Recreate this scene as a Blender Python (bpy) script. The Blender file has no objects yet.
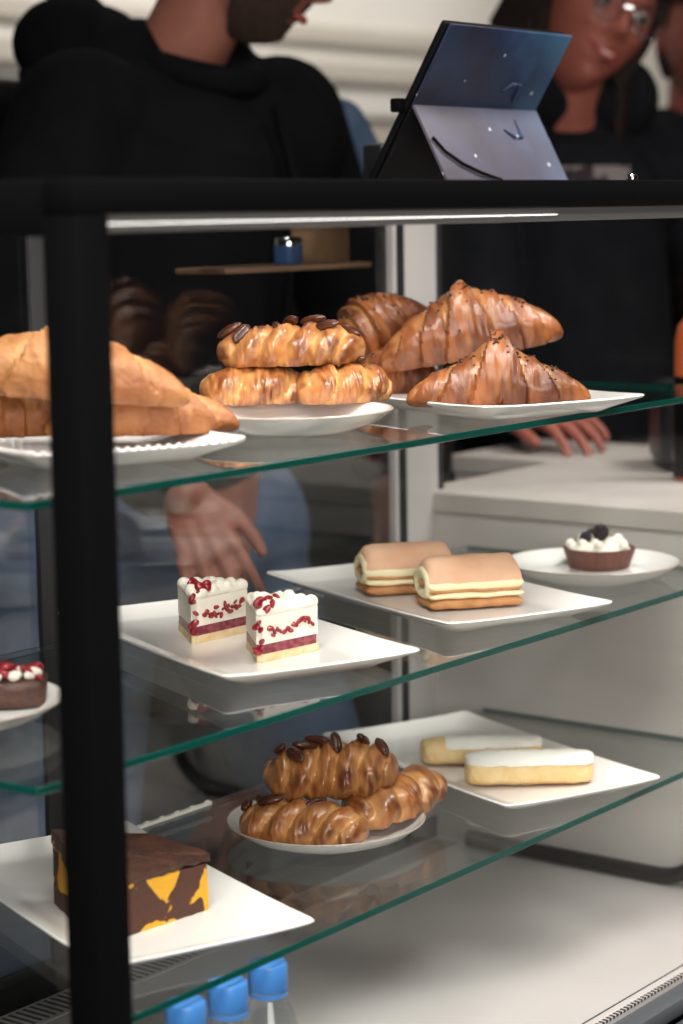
import bpy, bmesh, math, random
from math import sin, cos, pi, exp, sqrt
from mathutils import Vector, Matrix, noise

C = bpy.context.scene.collection
CZ = 1.36                                  # camera height
F_PX, PITCH, ROLL, YAW = 2166.13, 0.1381, -0.0165, 0.9175

# ---------------------------------------------------------------- camera
fwd = Vector((sin(YAW)*cos(PITCH), cos(YAW)*cos(PITCH), -sin(PITCH)))
rgt = Vector((cos(YAW), -sin(YAW), 0))
upv = rgt.cross(fwd)
cr = cos(ROLL)*rgt + sin(ROLL)*upv
cu = -sin(ROLL)*rgt + cos(ROLL)*upv
cam_data = bpy.data.cameras.new('camera')
cam = bpy.data.objects.new('camera', cam_data)
C.objects.link(cam)
m = Matrix((cr, cu, -fwd)).transposed().to_4x4()
m.translation = (0, 0, CZ)
cam.matrix_world = m
cam_data.sensor_fit = 'VERTICAL'
cam_data.sensor_height = 24.0
cam_data.lens = F_PX/1024*24.0
cam_data.clip_start = .05
cam_data.dof.use_dof = True
cam_data.dof.focus_distance = 1.87
cam_data.dof.aperture_fstop = 2.8
bpy.context.scene.camera = cam


def at(px, py, z=None, Y=None, X=None):
    """the point of the place that the photograph shows at (px, py), on a level z, or a plane Y or X"""
    d = fwd + (px-341.5)/F_PX*cr - (py-512)/F_PX*cu
    if z is not None:
        k = (z-CZ)/d.z
    elif Y is not None:
        k = Y/d.y
    else:
        k = X/d.x
    return Vector((d.x*k, d.y*k, CZ+d.z*k))


# ---------------------------------------------------------------- materials
def mat(name, col, rough=.5, metal=0., col2=None, scale=20., detail=4., bump=0., bscale=None, spec=.5,
        coat=0., lo=.35, hi=.65, sss=0., emit=None, estr=1., attr=None, attr_col=None, stretch=None):
    M = bpy.data.materials.new(name)
    M.use_nodes = True
    nt = M.node_tree
    N, L = nt.nodes, nt.links
    b = N['Principled BSDF']
    b.inputs['Base Color'].default_value = (*col, 1)
    b.inputs['Roughness'].default_value = rough
    b.inputs['Metallic'].default_value = metal
    b.inputs['Specular IOR Level'].default_value = spec
    b.inputs['Coat Weight'].default_value = coat
    b.inputs['Coat Roughness'].default_value = .15
    if sss:
        b.inputs['Subsurface Weight'].default_value = sss
        b.inputs['Subsurface Radius'].default_value = (.01, .005, .003)
        b.inputs['Subsurface Scale'].default_value = .5
    tc = N.new('ShaderNodeTexCoord')
    src = tc.outputs['Object']
    if stretch:
        mp = N.new('ShaderNodeMapping')
        mp.inputs['Scale'].default_value = stretch
        L.new(src, mp.inputs['Vector'])
        src = mp.outputs['Vector']
    out = None
    if col2 is not None:
        n = N.new('ShaderNodeTexNoise')
        n.inputs['Scale'].default_value = scale
        n.inputs['Detail'].default_value = detail
        L.new(src, n.inputs['Vector'])
        r = N.new('ShaderNodeValToRGB')
        r.color_ramp.elements[0].position = lo
        r.color_ramp.elements[0].color = (*col, 1)
        r.color_ramp.elements[1].position = hi
        r.color_ramp.elements[1].color = (*col2, 1)
        L.new(n.outputs['Fac'], r.inputs['Fac'])
        out = r.outputs['Color']
    if attr:
        a = N.new('ShaderNodeAttribute')
        a.attribute_name = attr
        mx = N.new('ShaderNodeMix')
        mx.data_type = 'RGBA'
        L.new(a.outputs['Fac'], mx.inputs['Factor'])
        if out is not None:
            L.new(out, mx.inputs['A'])
        else:
            mx.inputs['A'].default_value = (*col, 1)
        mx.inputs['B'].default_value = (*attr_col, 1)
        out = mx.outputs['Result']
    if out is not None:
        L.new(out, b.inputs['Base Color'])
    if bump:
        n2 = N.new('ShaderNodeTexNoise')
        n2.inputs['Scale'].default_value = bscale or scale*3
        n2.inputs['Detail'].default_value = 5
        L.new(src, n2.inputs['Vector'])
        bp = N.new('ShaderNodeBump')
        bp.inputs['Strength'].default_value = bump
        bp.inputs['Distance'].default_value = .003
        L.new(n2.outputs['Fac'], bp.inputs['Height'])
        L.new(bp.outputs['Normal'], b.inputs['Normal'])
    if emit:
        b.inputs['Emission Color'].default_value = (*emit, 1)
        b.inputs['Emission Strength'].default_value = estr
    return M


def pane_mat(name, tint, f0=.04, rough=0.0, gain=1.0, power=5.0):
    """clear sheet glass: lets light through straight, mirrors it by Fresnel (Schlick)"""
    M = bpy.data.materials.new(name)
    M.use_nodes = True
    N, L = M.node_tree.nodes, M.node_tree.links
    N.remove(N['Principled BSDF'])
    g = N.new('ShaderNodeNewGeometry')
    dt = N.new('ShaderNodeVectorMath'); dt.operation = 'DOT_PRODUCT'
    L.new(g.outputs['Normal'], dt.inputs[0]); L.new(g.outputs['Incoming'], dt.inputs[1])
    ab = N.new('ShaderNodeMath'); ab.operation = 'ABSOLUTE'; L.new(dt.outputs['Value'], ab.inputs[0])
    om = N.new('ShaderNodeMath'); om.operation = 'SUBTRACT'; om.inputs[0].default_value = 1; L.new(ab.outputs[0], om.inputs[1])
    pw = N.new('ShaderNodeMath'); pw.operation = 'POWER'; L.new(om.outputs[0], pw.inputs[0]); pw.inputs[1].default_value = power
    ma = N.new('ShaderNodeMath'); ma.operation = 'MULTIPLY_ADD'; ma.use_clamp = True
    L.new(pw.outputs[0], ma.inputs[0]); ma.inputs[1].default_value = (1-f0)*gain; ma.inputs[2].default_value = f0*gain
    t = N.new('ShaderNodeBsdfTransparent'); t.inputs['Color'].default_value = (*tint, 1)
    gl = N.new('ShaderNodeBsdfGlossy'); gl.inputs['Roughness'].default_value = rough
    mx = N.new('ShaderNodeMixShader')
    L.new(ma.outputs[0], mx.inputs['Fac']); L.new(t.outputs[0], mx.inputs[1]); L.new(gl.outputs[0], mx.inputs[2])
    L.new(mx.outputs[0], N['Material Output'].inputs['Surface'])
    return M


PASTRY_GOLD, PASTRY_BROWN = (.62, .31, .10), (.30, .085, .022)
M = dict(
    black=mat('black_powder_coat', (.0030, .0030, .0033), .6, spec=.05),
    led=mat('led_strip', (1, 1, 1), .5, emit=(1, .95, .9), estr=1.7),
    channel=mat('led_channel', (.16, .155, .15), .45, metal=.3),
    silver=mat('brushed_aluminium', (.50, .475, .46), .42, metal=.0, bump=.05, bscale=80),
    middle=mat('shaded_stile', (.035, .034, .036), .6, spec=.1),  # aluminium stile coloured dark, its shading put into the base colour
    gasket=mat('door_gasket', (.012, .012, .013), .6),
    deck=mat('white_deck', (.47, .44, .425), .35, col2=(.44, .41, .395), scale=6),
    slot=mat('slot_dark', (.03, .03, .032), .6),
    grey_metal=mat('slate_profile', (.075, .085, .095), .4, metal=.3),
    pane=pane_mat('clear_glass', (.985, .99, .99), .03, gain=.22),
    door=pane_mat('door_glass', (.97, .98, .98), .075, gain=1.0),
    shelf=pane_mat('shelf_glass', (.965, .985, .98), .03, power=4.6, gain=.85),
    edge=mat('glass_edge', (.002, .050, .039), .15, col2=(.003, .068, .053), scale=3, spec=.2),
    china=mat('white_china', (.84, .80, .765), .16, coat=.3),
    china2=mat('white_china_round', (.80, .78, .75), .14, coat=.4),
    rimline=mat('brown_rim_glaze', (.42, .36, .30), .2),
    croissant=mat('croissant_crust', (.33, .105, .028), .42, col2=(.11, .026, .008), scale=30, detail=6, bump=.6, bscale=70,
                  coat=.25, attr='brown', attr_col=(.58, .28, .095), stretch=(2.2, .7, .7)),
    butter=mat('butter_croissant_crust', (.46, .205, .066), .55, col2=(.25, .082, .022), scale=22, detail=6, bump=.9, bscale=120,
               attr='brown', attr_col=(.58, .31, .115)),
    braid=mat('glazed_pastry', (.40, .135, .036), .32, col2=(.11, .022, .007), scale=34, detail=5, bump=.35, bscale=60,
              coat=.3, attr='brown', attr_col=(.64, .32, .11)),
    pecan=mat('pecan', (.035, .010, .005), .3, col2=(.09, .025, .01), scale=120, coat=.3),
    choc_bit=mat('chocolate_bits', (.03, .012, .008), .45),
    choc=mat('chocolate_icing', (.036, .012, .007), .5, col2=(.075, .027, .015), scale=60, bump=.7, bscale=160),
    cream=mat('whipped_cream', (.86, .80, .69), .55, bump=.4, bscale=60, sss=.1),
    custard=mat('pale_cream', (.88, .78, .50), .55, bump=.3, bscale=60),
    icing=mat('white_icing', (.84, .81, .74), .3, bump=.2, bscale=50),
    sponge=mat('yellow_sponge', (.78, .47, .04), .8, col2=(.66, .36, .03), scale=90, bump=.9, bscale=220),
    biscuit=mat('butter_biscuit', (.84, .64, .34), .7, col2=(.76, .53, .24), scale=40, bump=.8, bscale=170, attr='brown', attr_col=(.50, .22, .06)),
    roll_top=mat('roll_sponge', (.72, .40, .245), .6, col2=(.80, .50, .33), scale=30, bump=.3, bscale=120),
    roll_low=mat('roll_sponge_base', (.42, .18, .06), .7, col2=(.55, .27, .10), scale=60, bump=.6, bscale=160),
    banana=mat('banana', (.50, .25, .09), .4, col2=(.40, .18, .06), scale=60),
    crust=mat('shortcrust', (.76, .60, .38), .8, col2=(.68, .48, .25), scale=80, bump=.7, bscale=200),
    jam=mat('berry_jam', (.15, .010, .025), .35, col2=(.30, .06, .08), scale=150, lo=.4, hi=.6),
    berry=mat('red_berry', (.32, .008, .015), .22, col2=(.18, .004, .012), scale=100, coat=.4),
    blackberry=mat('dark_berry', (.018, .008, .014), .35),
    tart=mat('cocoa_tart_crust', (.115, .035, .022), .6, col2=(.16, .055, .035), scale=80, bump=.4),
    caps=mat('blue_cap_plastic', (.055, .215, .56), .35, bump=0),
    bottle=pane_mat('clear_plastic', (.93, .95, .96), .06, .02, gain=.9, power=3.0),
    water=pane_mat('water', (.96, .98, .985), .02, gain=.5),
    concrete=mat('grey_concrete_panel', (.47, .43, .40), .65, col2=(.58, .535, .50), scale=9, detail=9, bump=.15, bscale=40, lo=.3, hi=.7,
                 stretch=(1, .5, 1.6)),
    slab=mat('pale_stone_top', (.48, .44, .40), .55, col2=(.42, .38, .345), scale=14, detail=7),
    tube=mat('black_tube', (.012, .011, .010), .42),
    wood=mat('warm_wood', (.20, .11, .06), .6, col2=(.15, .08, .045), scale=12, stretch=(.3, 3, 3)),
    kraft=mat('kraft_card', (.34, .20, .105), .8, col2=(.30, .17, .09), scale=40),
    blue_can=mat('blue_tin', (.05, .12, .30), .4),
    skin=mat('skin', (.37, .145, .10), .5, col2=(.31, .115, .08), scale=30, sss=.08, bump=.1, bscale=200),
    skin2=mat('skin_rosy', (.38, .12, .085), .5, col2=(.32, .092, .065), scale=25, sss=.08, bump=.08, bscale=200),
    lips=mat('lips', (.36, .07, .06), .4), teeth=mat('teeth', (.75, .68, .60), .3),
    eye=mat('eye_white', (.30, .26, .24), .2), iris=mat('iris', (.03, .018, .012), .2),
    beard=mat('dark_beard', (.03, .015, .010), .8, col2=(.06, .03, .02), scale=300, bump=.8, bscale=400),
    hair=mat('dark_hair', (.010, .005, .004), .6, spec=.2, col2=(.022, .011, .008), scale=60, bump=.6, bscale=150, stretch=(4, 4, .5)),
    jacket=mat('black_jacket', (.0045, .0050, .0060), .9, col2=(.0060, .0062, .0072), scale=30, bump=.3, bscale=60, spec=.05),
    jacket2=mat('charcoal_hoodie', (.008, .009, .011), .85, col2=(.011, .012, .015), scale=30, bump=.3, bscale=80, spec=.08),
    zip=mat('zip_tape', (.004, .004, .005), .8, spec=.05),
    jeans=mat('blue_denim', (.055, .095, .165), .85, col2=(.075, .12, .20), scale=40, bump=.3, bscale=300),
    shirt_print=mat('pale_shirt_print', (.42, .36, .36), .7, col2=(.05, .03, .04), scale=26, lo=.50, hi=.56),
    pack=mat('backpack_cloth', (.006, .006, .008), .85, bump=.3, bscale=200, spec=.05), red=mat('red_tag', (.45, .03, .015), .6),
    chrome=mat('chrome', (.7, .7, .72), .08, metal=1.),
    bag=mat('black_leather', (.010, .010, .012), .4, bump=.3, bscale=90),
    orange=mat('orange_plastic', (.50, .10, .025), .5),
    wall=mat('pale_wall', (.74, .71, .66), .8, col2=(.70, .67, .62), scale=2),
    wall_beige=mat('beige_wall_panel', (.52, .475, .415), .8, col2=(.48, .44, .385), scale=3),
    wall_pale=mat('white_wall_board', (.80, .77, .73), .7),
    wall_dark=mat('dark_plaster', (.10, .09, .085), .85),
    floor=mat('dark_floor', (.030, .028, .027), .5, col2=(.045, .042, .04), scale=5),
    ceiling=mat('ceiling_paint', (.35, .33, .31), .9),
    danish=mat('danish_dough', (.60, .34, .14), .5, col2=(.48, .22, .07), scale=30, bump=.5),
    cab_beige=mat('beige_wood', (.30, .24, .19), .6, col2=(.25, .195, .15), scale=8, stretch=(3, 3, .3)),
    table_black=mat('black_table', (.018, .017, .017), .5),
    grey_tray=mat('grey_tray', (.055, .06, .058), .5),
    screen=mat('dark_screen', (.004, .004, .005), .6, spec=.1),
    lamp=mat('ceiling_lamp_diffuser', (.9, .9, .9), .5, emit=(1, .94, .86), estr=3.5),
    lens=pane_mat('spectacle_lens', (.97, .97, .98), .05, gain=.5),
)


def galaxy(name, a, b, c):
    """printed tablet cover: deep blue sky with stars and a pale glow band"""
    Mt = bpy.data.materials.new(name)
    Mt.use_nodes = True
    N, L = Mt.node_tree.nodes, Mt.node_tree.links
    p = N['Principled BSDF']; p.inputs['Roughness'].default_value = .55
    tc = N.new('ShaderNodeTexCoord')
    n = N.new('ShaderNodeTexNoise'); n.inputs['Scale'].default_value = 9; n.inputs['Detail'].default_value = 5
    L.new(tc.outputs['Object'], n.inputs['Vector'])
    r = N.new('ShaderNodeValToRGB')
    e = r.color_ramp.elements
    e[0].position, e[0].color = .30, (*a, 1)
    e[1].position, e[1].color = .72, (*c, 1)
    k = r.color_ramp.elements.new(.52); k.color = (*b, 1)
    gr = N.new('ShaderNodeSeparateXYZ'); L.new(tc.outputs['Object'], gr.inputs[0])
    ad = N.new('ShaderNodeMath'); ad.operation = 'MULTIPLY_ADD'; ad.inputs[1].default_value = 2.2; ad.inputs[2].default_value = -.02
    L.new(gr.outputs['X'], ad.inputs[0])
    s = N.new('ShaderNodeMath'); s.operation = 'ADD'; L.new(n.outputs['Fac'], s.inputs[0]); L.new(ad.outputs[0], s.inputs[1])
    L.new(s.outputs[0], r.inputs['Fac'])
    v = N.new('ShaderNodeTexVoronoi'); v.inputs['Scale'].default_value = 38
    L.new(tc.outputs['Object'], v.inputs['Vector'])
    lt = N.new('ShaderNodeMath'); lt.operation = 'LESS_THAN'; lt.inputs[1].default_value = .085; L.new(v.outputs['Distance'], lt.inputs[0])
    mx = N.new('ShaderNodeMix'); mx.data_type = 'RGBA'
    L.new(lt.outputs[0], mx.inputs['Factor']); L.new(r.outputs['Color'], mx.inputs['A']); mx.inputs['B'].default_value = (.6, .65, .75, 1)
    L.new(mx.outputs['Result'], p.inputs['Base Color'])
    return Mt


M['galaxy'] = galaxy('starry_cover_print', (.010, .012, .030), (.013, .036, .105), (.055, .14, .26))
M['galaxy2'] = galaxy('starry_flap_print', (.075, .065, .085), (.095, .095, .135), (.13, .155, .235))


# ---------------------------------------------------------------- object helpers
def obj(name, bm, material=None, parent=None, smooth=True, mats=None, loc=None, rot=None):
    me = bpy.data.meshes.new(name)
    bm.normal_update()
    bm.to_mesh(me)
    bm.free()
    for mm in (mats or [material]):
        me.materials.append(mm)
    if smooth:
        for p in me.polygons:
            p.use_smooth = True
        me.set_sharp_from_angle(angle=math.radians(42))
    o = bpy.data.objects.new(name, me)
    C.objects.link(o)
    if parent is not None:
        o.parent = parent
    if loc is not None:
        o.location = loc
    if rot is not None:
        o.rotation_euler = rot
    return o


def sharp(o, ang=35):
    o.data.set_sharp_from_angle(angle=math.radians(ang))
    return o


def tag(o, label, cat, group=None, kind=None):
    o['label'] = label
    o['category'] = cat
    if group:
        o['group'] = group
    if kind:
        o['kind'] = kind
    return o


def thing(name, label, cat, loc=(0, 0, 0), rz=0., group=None):
    o = bpy.data.objects.new(name, None)
    C.objects.link(o)
    o.empty_display_size = .02
    o.location = loc
    o.rotation_euler = (0, 0, rz)
    return tag(o, label, cat, group)


def box(bm, lo, hi, bevel=0., seg=2):
    r = bmesh.ops.create_cube(bm, size=1)
    vs = r['verts']
    for v in vs:
        v.co = Vector([lo[i] + (v.co[i]+.5)*(hi[i]-lo[i]) for i in range(3)])
    if bevel:
        es = list({e for v in vs for e in v.link_edges})
        bmesh.ops.bevel(bm, geom=es, offset=bevel, segments=seg, affect='EDGES', profile=.5)
    return bm


def bx(lo, hi, bevel=0., seg=2):
    return box(bmesh.new(), lo, hi, bevel, seg)


def lathe(bm, prof, n=48, close=False, z0=0., cx=0., cy=0.):
    rows = []
    for r, z in prof:
        if r < 1e-6:
            rows.append([bm.verts.new((cx, cy, z+z0))])
        else:
            rows.append([bm.verts.new((cx+r*cos(2*pi*k/n), cy+r*sin(2*pi*k/n), z+z0)) for k in range(n)])
    for a, b in zip(rows, rows[1:]):
        for k in range(n):
            k2 = (k+1) % n
            if len(a) == 1 and len(b) == 1:
                continue
            if len(a) == 1:
                bm.faces.new((a[0], b[k2], b[k]))
            elif len(b) == 1:
                bm.faces.new((a[k], a[k2], b[0]))
            else:
                bm.faces.new((a[k], a[k2], b[k2], b[k]))
    return bm


def tube(bm, pts, rad, n=12, caps=True):
    pts = [Vector(p) for p in pts]
    rads = rad if isinstance(rad, (list, tuple)) else [rad]*len(pts)
    rows = []
    prev = None
    for i, p in enumerate(pts):
        d = (pts[min(i+1, len(pts)-1)] - pts[max(i-1, 0)]).normalized()
        if prev is None:
            a = d.orthogonal().normalized()
        else:
            a = (prev - d*prev.dot(d)).normalized()
        prev = a
        b = d.cross(a)
        rows.append([bm.verts.new(p + rads[i]*(cos(2*pi*k/n)*a + sin(2*pi*k/n)*b)) for k in range(n)])
    for a, b in zip(rows, rows[1:]):
        for k in range(n):
            bm.faces.new((a[k], a[(k+1) % n], b[(k+1) % n], b[k]))
    if caps:
        bm.faces.new(rows[0][::-1]); bm.faces.new(rows[-1])
    return bm


def ball(bm, c, r, seg=12, rings=8, mat_=None):
    """ellipsoid, r a number or a triple"""
    r = (r, r, r) if not hasattr(r, '__len__') else r
    q = bmesh.ops.create_uvsphere(bm, u_segments=seg, v_segments=rings, radius=1)
    for v in q['verts']:
        p = Vector((v.co.x*r[0], v.co.y*r[1], v.co.z*r[2]))
        if mat_ is not None:
            p = mat_ @ p
        v.co = p + Vector(c)
    return q['verts']


def capsule(bm, p0, r0, p1, r1, n=20, k=5):
    p0, p1 = Vector(p0), Vector(p1)
    d = p1-p0
    L = d.length
    d.normalize()
    pts, rad = [], []
    for i in range(k+1):
        a = pi/2*(1-i/k)
        pts.append(p0 - d*r0*sin(a)); rad.append(max(r0*cos(a), 1e-4))
    for i in range(1, k+1):
        a = pi/2*i/k
        pts.append(p1 + d*r1*sin(a)); rad.append(max(r1*cos(a), 1e-4))
    return tube(bm, pts, rad, n)


def remeshed(name, bm, material, parent, voxel=.006, smooth=4, factor=.5):
    o = obj(name, bm, material, parent)
    r = o.modifiers.new('r', 'REMESH'); r.mode = 'VOXEL'; r.voxel_size = voxel; r.use_smooth_shade = True
    s = o.modifiers.new('s', 'SMOOTH'); s.iterations = smooth; s.factor = factor
    dg = bpy.context.evaluated_depsgraph_get()
    me = bpy.data.meshes.new_from_object(o.evaluated_get(dg))
    o.modifiers.clear()
    o.data = me
    for p in me.polygons:
        p.use_smooth = True
    if not me.materials:
        me.materials.append(material)
    return o


def nz(x, y, z, s=1., seed=0.):
    return noise.noise(Vector((x*s+seed, y*s+seed*1.7, z*s-seed)))


# ================================================================= THE ROOM
def struct(name, bm, mm):
    o = obj(name, bm, mm, smooth=False)
    o['kind'] = 'structure'
    return o


RX0, RX1, RY0, RY1, RH = -2.2, 8.0, -2.4, 5.2, 3.1
struct('floor', bx((RX0, RY0, -.05), (RX1, RY1, 0)), M['floor'])
struct('ceiling', bx((RX0, RY0, RH), (RX1, RY1, RH+.05)), M['ceiling'])
struct('wall_back', bx((RX0, RY1, 0), (RX1, RY1+.08, RH)), M['wall'])
struct('wall_right', bx((RX1, RY0, 0), (RX1+.08, RY1+.08, RH)), M['wall'])
struct('wall_left', bx((RX0-.08, RY0, 0), (RX0, RY1+.08, RH)), M['wall_dark'])
struct('wall_front', bx((RX0, RY0-.08, 0), (RX1, RY0, RH)), M['wall_dark'])
struct('trim_1', bx((RX0+.02, RY1-.03, 1.995), (RX1-.02, RY1-.001, 2.065), .004), M['wall_beige'])
struct('trim_2', bx((RX0+.02, RY1-.03, 1.855), (RX1-.02, RY1-.001, 1.935), .004), M['wall_beige'])
struct('trim_3', bx((5.45, RY1-.03, 0), (RX1-.02, RY1-.001, 1.712), .004), M['wall_beige'])
struct('trim_5', bx((5.45, RY1-.045, 1.712), (RX1-.02, RY1-.001, 1.724), .002), M['tube'])
struct('trim_6', bx((RX0+.02, RY1-.045, 1.800), (5.1, RY1-.001, 1.812), .002), M['tube'])

# ---- grey counter wall on the right of the case
wz = 1.045
bm = bx((1.992, .40, 0), (2.60, 1.42, wz-.024))
box(bm, (2.31, 1.42, 0), (2.52, 1.58, wz-.024))
struct('wall_side', bm, M['concrete'])
bm = bx((1.988, .40, wz-.024), (2.62, 1.425, wz), .003)
box(bm, (2.306, 1.425, wz-.024), (2.525, 1.585, wz), .003)
struct('trim_4', bm, M['slab'])

# ================================================================= DISPLAY CASE
X0, X1 = .955, 1.985
YF, YR = .930, 1.412
DZ, TOPZ = .645, 1.382
case = thing('display_case', 'black framed glass pastry display case with white deck and strip light',
             'display case', (0, 0, 0))
S = .029
obj('front_post', bx((X0, YF, 0.60), (X0+S, YF+S, 1.3600), .001), M['black'], case)
bm = bmesh.new()
box(bm, (X0, YF, 1.3605), (X1+.02, YF+S, TOPZ), .0015)
obj('top_bar', bm, M['black'], case)
obj('side_bar', bx((X0, YF+S, 1.347), (X0+S, YR+.03, TOPZ), .0015), M['black'], case)
obj('rear_bar', bx((X0+S, YR, 1.352), (X1+.02, YR+.03, TOPZ), .0015), M['black'], case)
obj('top_panel', bx((X0+S, YF+S, 1.374), (X1+.02, YR, 1.3805)), M['pane'], case)
obj('light_channel', bx((X0+S, YF+.004, 1.349), (X1-.02, YF+.026, 1.3605), .001), M['channel'], case)
obj('strip_light', bx((X0+S+.002, YF+.0025, 1.3540), (at(556, 222, Y=YF+.004).x, YF+.006, 1.3546)), M['led'], case)
obj('front_pane', bx((X0+S, YF+.012, DZ+.0015), (X1, YF+.016, 1.349)), M['pane'], case)
obj('side_pane', bx((X0+.012, YF+S, DZ-.01), (X0+.016, YR, 1.347)), M['pane'], case)
obj('end_pane', bx((X1-.004, YF+S, DZ), (X1, YR-.03, 1.36)), M['pane'], case)
# deck with vents
obj('deck', bx((X0+.004, YF+.020, DZ-.02), (X1, 1.345, DZ)), M['deck'], case, smooth=False)
g = obj('rear_vent', bx((X0+.004, 1.345, DZ-.02), (X1, 1.387, DZ+.001)), M['deck'], case, smooth=False)
bm = bmesh.new()
k = 0
x = X0+.01
while x < X1-.01:
    box(bm, (x, 1.350, DZ+.0008), (x+.0034, 1.383, DZ+.0014))
    x += .0088
sl = obj('vent_slots', bm, M['slot'], g, smooth=False)
obj('front_sill', bx((X0+S, YF-.016, DZ-.020), (X1, YF+.0055, DZ-.004), .002), M['grey_metal'], case)
g = obj('front_vent', bx((X0+S, YF+.006, DZ-.02), (X1, YF+.020, DZ+.001)), M['deck'], case, smooth=False)
bm = bmesh.new()
x = X0+S+.004
while x < X1-.01:
    box(bm, (x, YF+.0058, DZ-.0010), (x+.0034, YF+.0105, DZ+.0014))
    x += .0062
box(bm, (X0+S, YF+.0186, DZ+.0008), (X1, YF+.0202, DZ+.0014))
obj('vent_slots', bm, M['slot'], g, smooth=False)
obj('lower_sill', bx((X0, YF-.039, DZ-.06), (X1, YF-.017, DZ-.022), .003), M['grey_metal'], case)
obj('base_cabinet', bx((X0+.004, YF-.010, 0), (X1, YR+.02, DZ-.02), .003), M['black'], case)
obj('rear_kick', bx((X0+.004, 1.388, DZ-.02), (X1, YR, DZ+.025)), M['black'], case)
# rear frame and doors
xs = [at(px, 500, Y=1.394).x for px in (396, 400, 405.5, 408, 434, 437, 444)]
obj('door_stile', bx((xs[0], 1.394, DZ+.025), (xs[1], 1.404, 1.352), .001), M['silver'], case)
obj('door_gasket', bx((xs[1], 1.392, DZ), (xs[2], 1.402, 1.352)), M['gasket'], case)
obj('rear_post', bx((xs[2], 1.391, DZ), (xs[5], 1.404, 1.352), .002), M['silver'], case)
obj('corner_gasket', bx((xs[5], 1.394, DZ), (xs[6], 1.404, 1.352)), M['gasket'], case)
obj('middle_stile', bx((1.376, 1.398, DZ+.025), (1.398, 1.404, 1.352), .001), M['middle'], case)
obj('rear_door', bx((X0+.01, 1.402, DZ+.026), (1.376, 1.406, 1.352)), M['door'], case)
obj('rear_door', bx((1.398, 1.402, DZ+.026), (xs[0], 1.406, 1.352)), M['door'], case)
obj('rear_ledge', bx((at(205, 265, Y=1.47).x, YR+.03, 1.2975), (at(352, 265, Y=1.47).x, YR+.10, 1.3035), .0015), M['wood'], case)

# glass shelves ---------------------------------------------------
SZ = [CZ-.1822, CZ-.3713, CZ-.5534]
names = ['top', 'middle', 'lowest']
SD = [1.352, 1.338, 1.319]
for i, z in enumerate(SZ):
    bm = bmesh.new()
    box(bm, (X0+.018, 1.000, z-.006), (X1-.006, SD[i], z), .0006, 1)
    for f in bm.faces:
        c = f.normal
        f.material_index = 0 if (abs(c.z) > .9 and f.calc_area() > .01) or c.y > .9 else 1
    o = obj('glass_shelf', bm, smooth=False, mats=[M['shelf'], M['edge']])
    tag(o, ['topmost clear glass shelf with green edge carrying croissants and pecan pastries',
            'middle clear glass shelf with green edge carrying cake slices, cream rolls and a tart',
            'lowest clear glass shelf with green edge just above the blue bottle caps'][i],
        'shelf', 'glass shelves in the display case')
bm = bmesh.new()
for k in range(5):  # row of small white beads on a thin strip
    p = at(142+k*15, 825-k*5.2, z=SZ[2])
    ball(bm, (p.x, 1.312, SZ[2]+.0026), (.0045, .0022, .0022), 12, 8)
box(bm, (at(135, 828, z=SZ[2]).x, 1.310, SZ[2]), (at(205, 803, z=SZ[2]).x, 1.314, SZ[2]+.003))
tag(obj('bead_strip', bm, M['icing']), 'small beaded white strip on the rear edge of the lowest glass shelf', 'bumper')


# ================================================================= CROCKERY
def square_plate(label, corner, ang, z, w=.178, d=.328, beaded=False):
    """shallow rectangular plate; corner = front corner of its rim"""
    e1 = Vector((cos(ang), sin(ang), 0)); e2 = Vector((-sin(ang), cos(ang), 0))
    w += .004; d += .006
    c = Vector((corner[0], corner[1], 0)) - e1*.002 - e2*.003 + e1*w/2 + e2*d/2
    t = thing('serving_plate', label, 'plate', (c.x, c.y, z), ang, 'rectangular white serving plates')

    def ring(hx, hy, zz, rad, lift=0., n=6):
        pts = []
        for sx, sy, a0 in ((1, 1, 0), (-1, 1, pi/2), (-1, -1, pi), (1, -1, 3*pi/2)):
            for k in range(n+1):
                a = a0+pi/2*k/n
                pts.append(Vector((sx*(hx-rad)+rad*cos(a), sy*(hy-rad)+rad*sin(a), zz)))
        out = []
        N = len(pts)
        for i, p in enumerate(pts):
            q = pts[(i+1) % N]
            m_ = 10 if (q-p).length > .03 else 1
            for k in range(m_):
                out.append(p.lerp(q, k/m_))
        for p in out:                                    # corners sweep up a little
            p.z += lift*(abs(p.x)/hx)**4*(abs(p.y)/hy)**4
        return out
    H = .014
    rings = [ring(w/2-.030, d/2-.030, .0015, .01), ring(w/2-.030, d/2-.030, 0, .01), ring(w/2-.026, d/2-.026, 0, .012),
             ring(w/2-.020, d/2-.020, .0035, .012), ring(w/2-.001, d/2-.001, H-.003, .006, .002), ring(w/2, d/2, H-.0012, .006, .002),
             ring(w/2-.001, d/2-.001, H, .006, .002),
             ring(w/2-.003, d/2-.003, H-.0005, .006, .002), ring(w/2-.024, d/2-.024, .0055, .014), ring(w/2-.034, d/2-.034, .0045, .012)]
    bm = bmesh.new()
    rows = [[bm.verts.new(p) for p in r] for r in rings]
    for a, b in zip(rows, rows[1:]):
        N = len(a)
        for k in range(N):
            bm.faces.new((a[k], a[(k+1) % N], b[(k+1) % N], b[k]))
    bm.faces.new(rows[-1]); bm.faces.new(rows[0][::-1])
    obj('dish', bm, M['china'], t)
    if beaded:
        bm = bmesh.new()
        pts = ring(w/2-.001, d/2-.001, H, .006, .002)
        P = []
        for i, p in enumerate(pts):
            q = pts[(i+1) % len(pts)]
            m_ = max(1, int((q-p).length/.0055))
            for k in range(m_):
                P.append(p.lerp(q, k/m_))
        for p in P:
            ball(bm, p, .0021, 6, 4)
        obj('beaded_rim', bm, M['china'], t)
    return t


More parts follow.
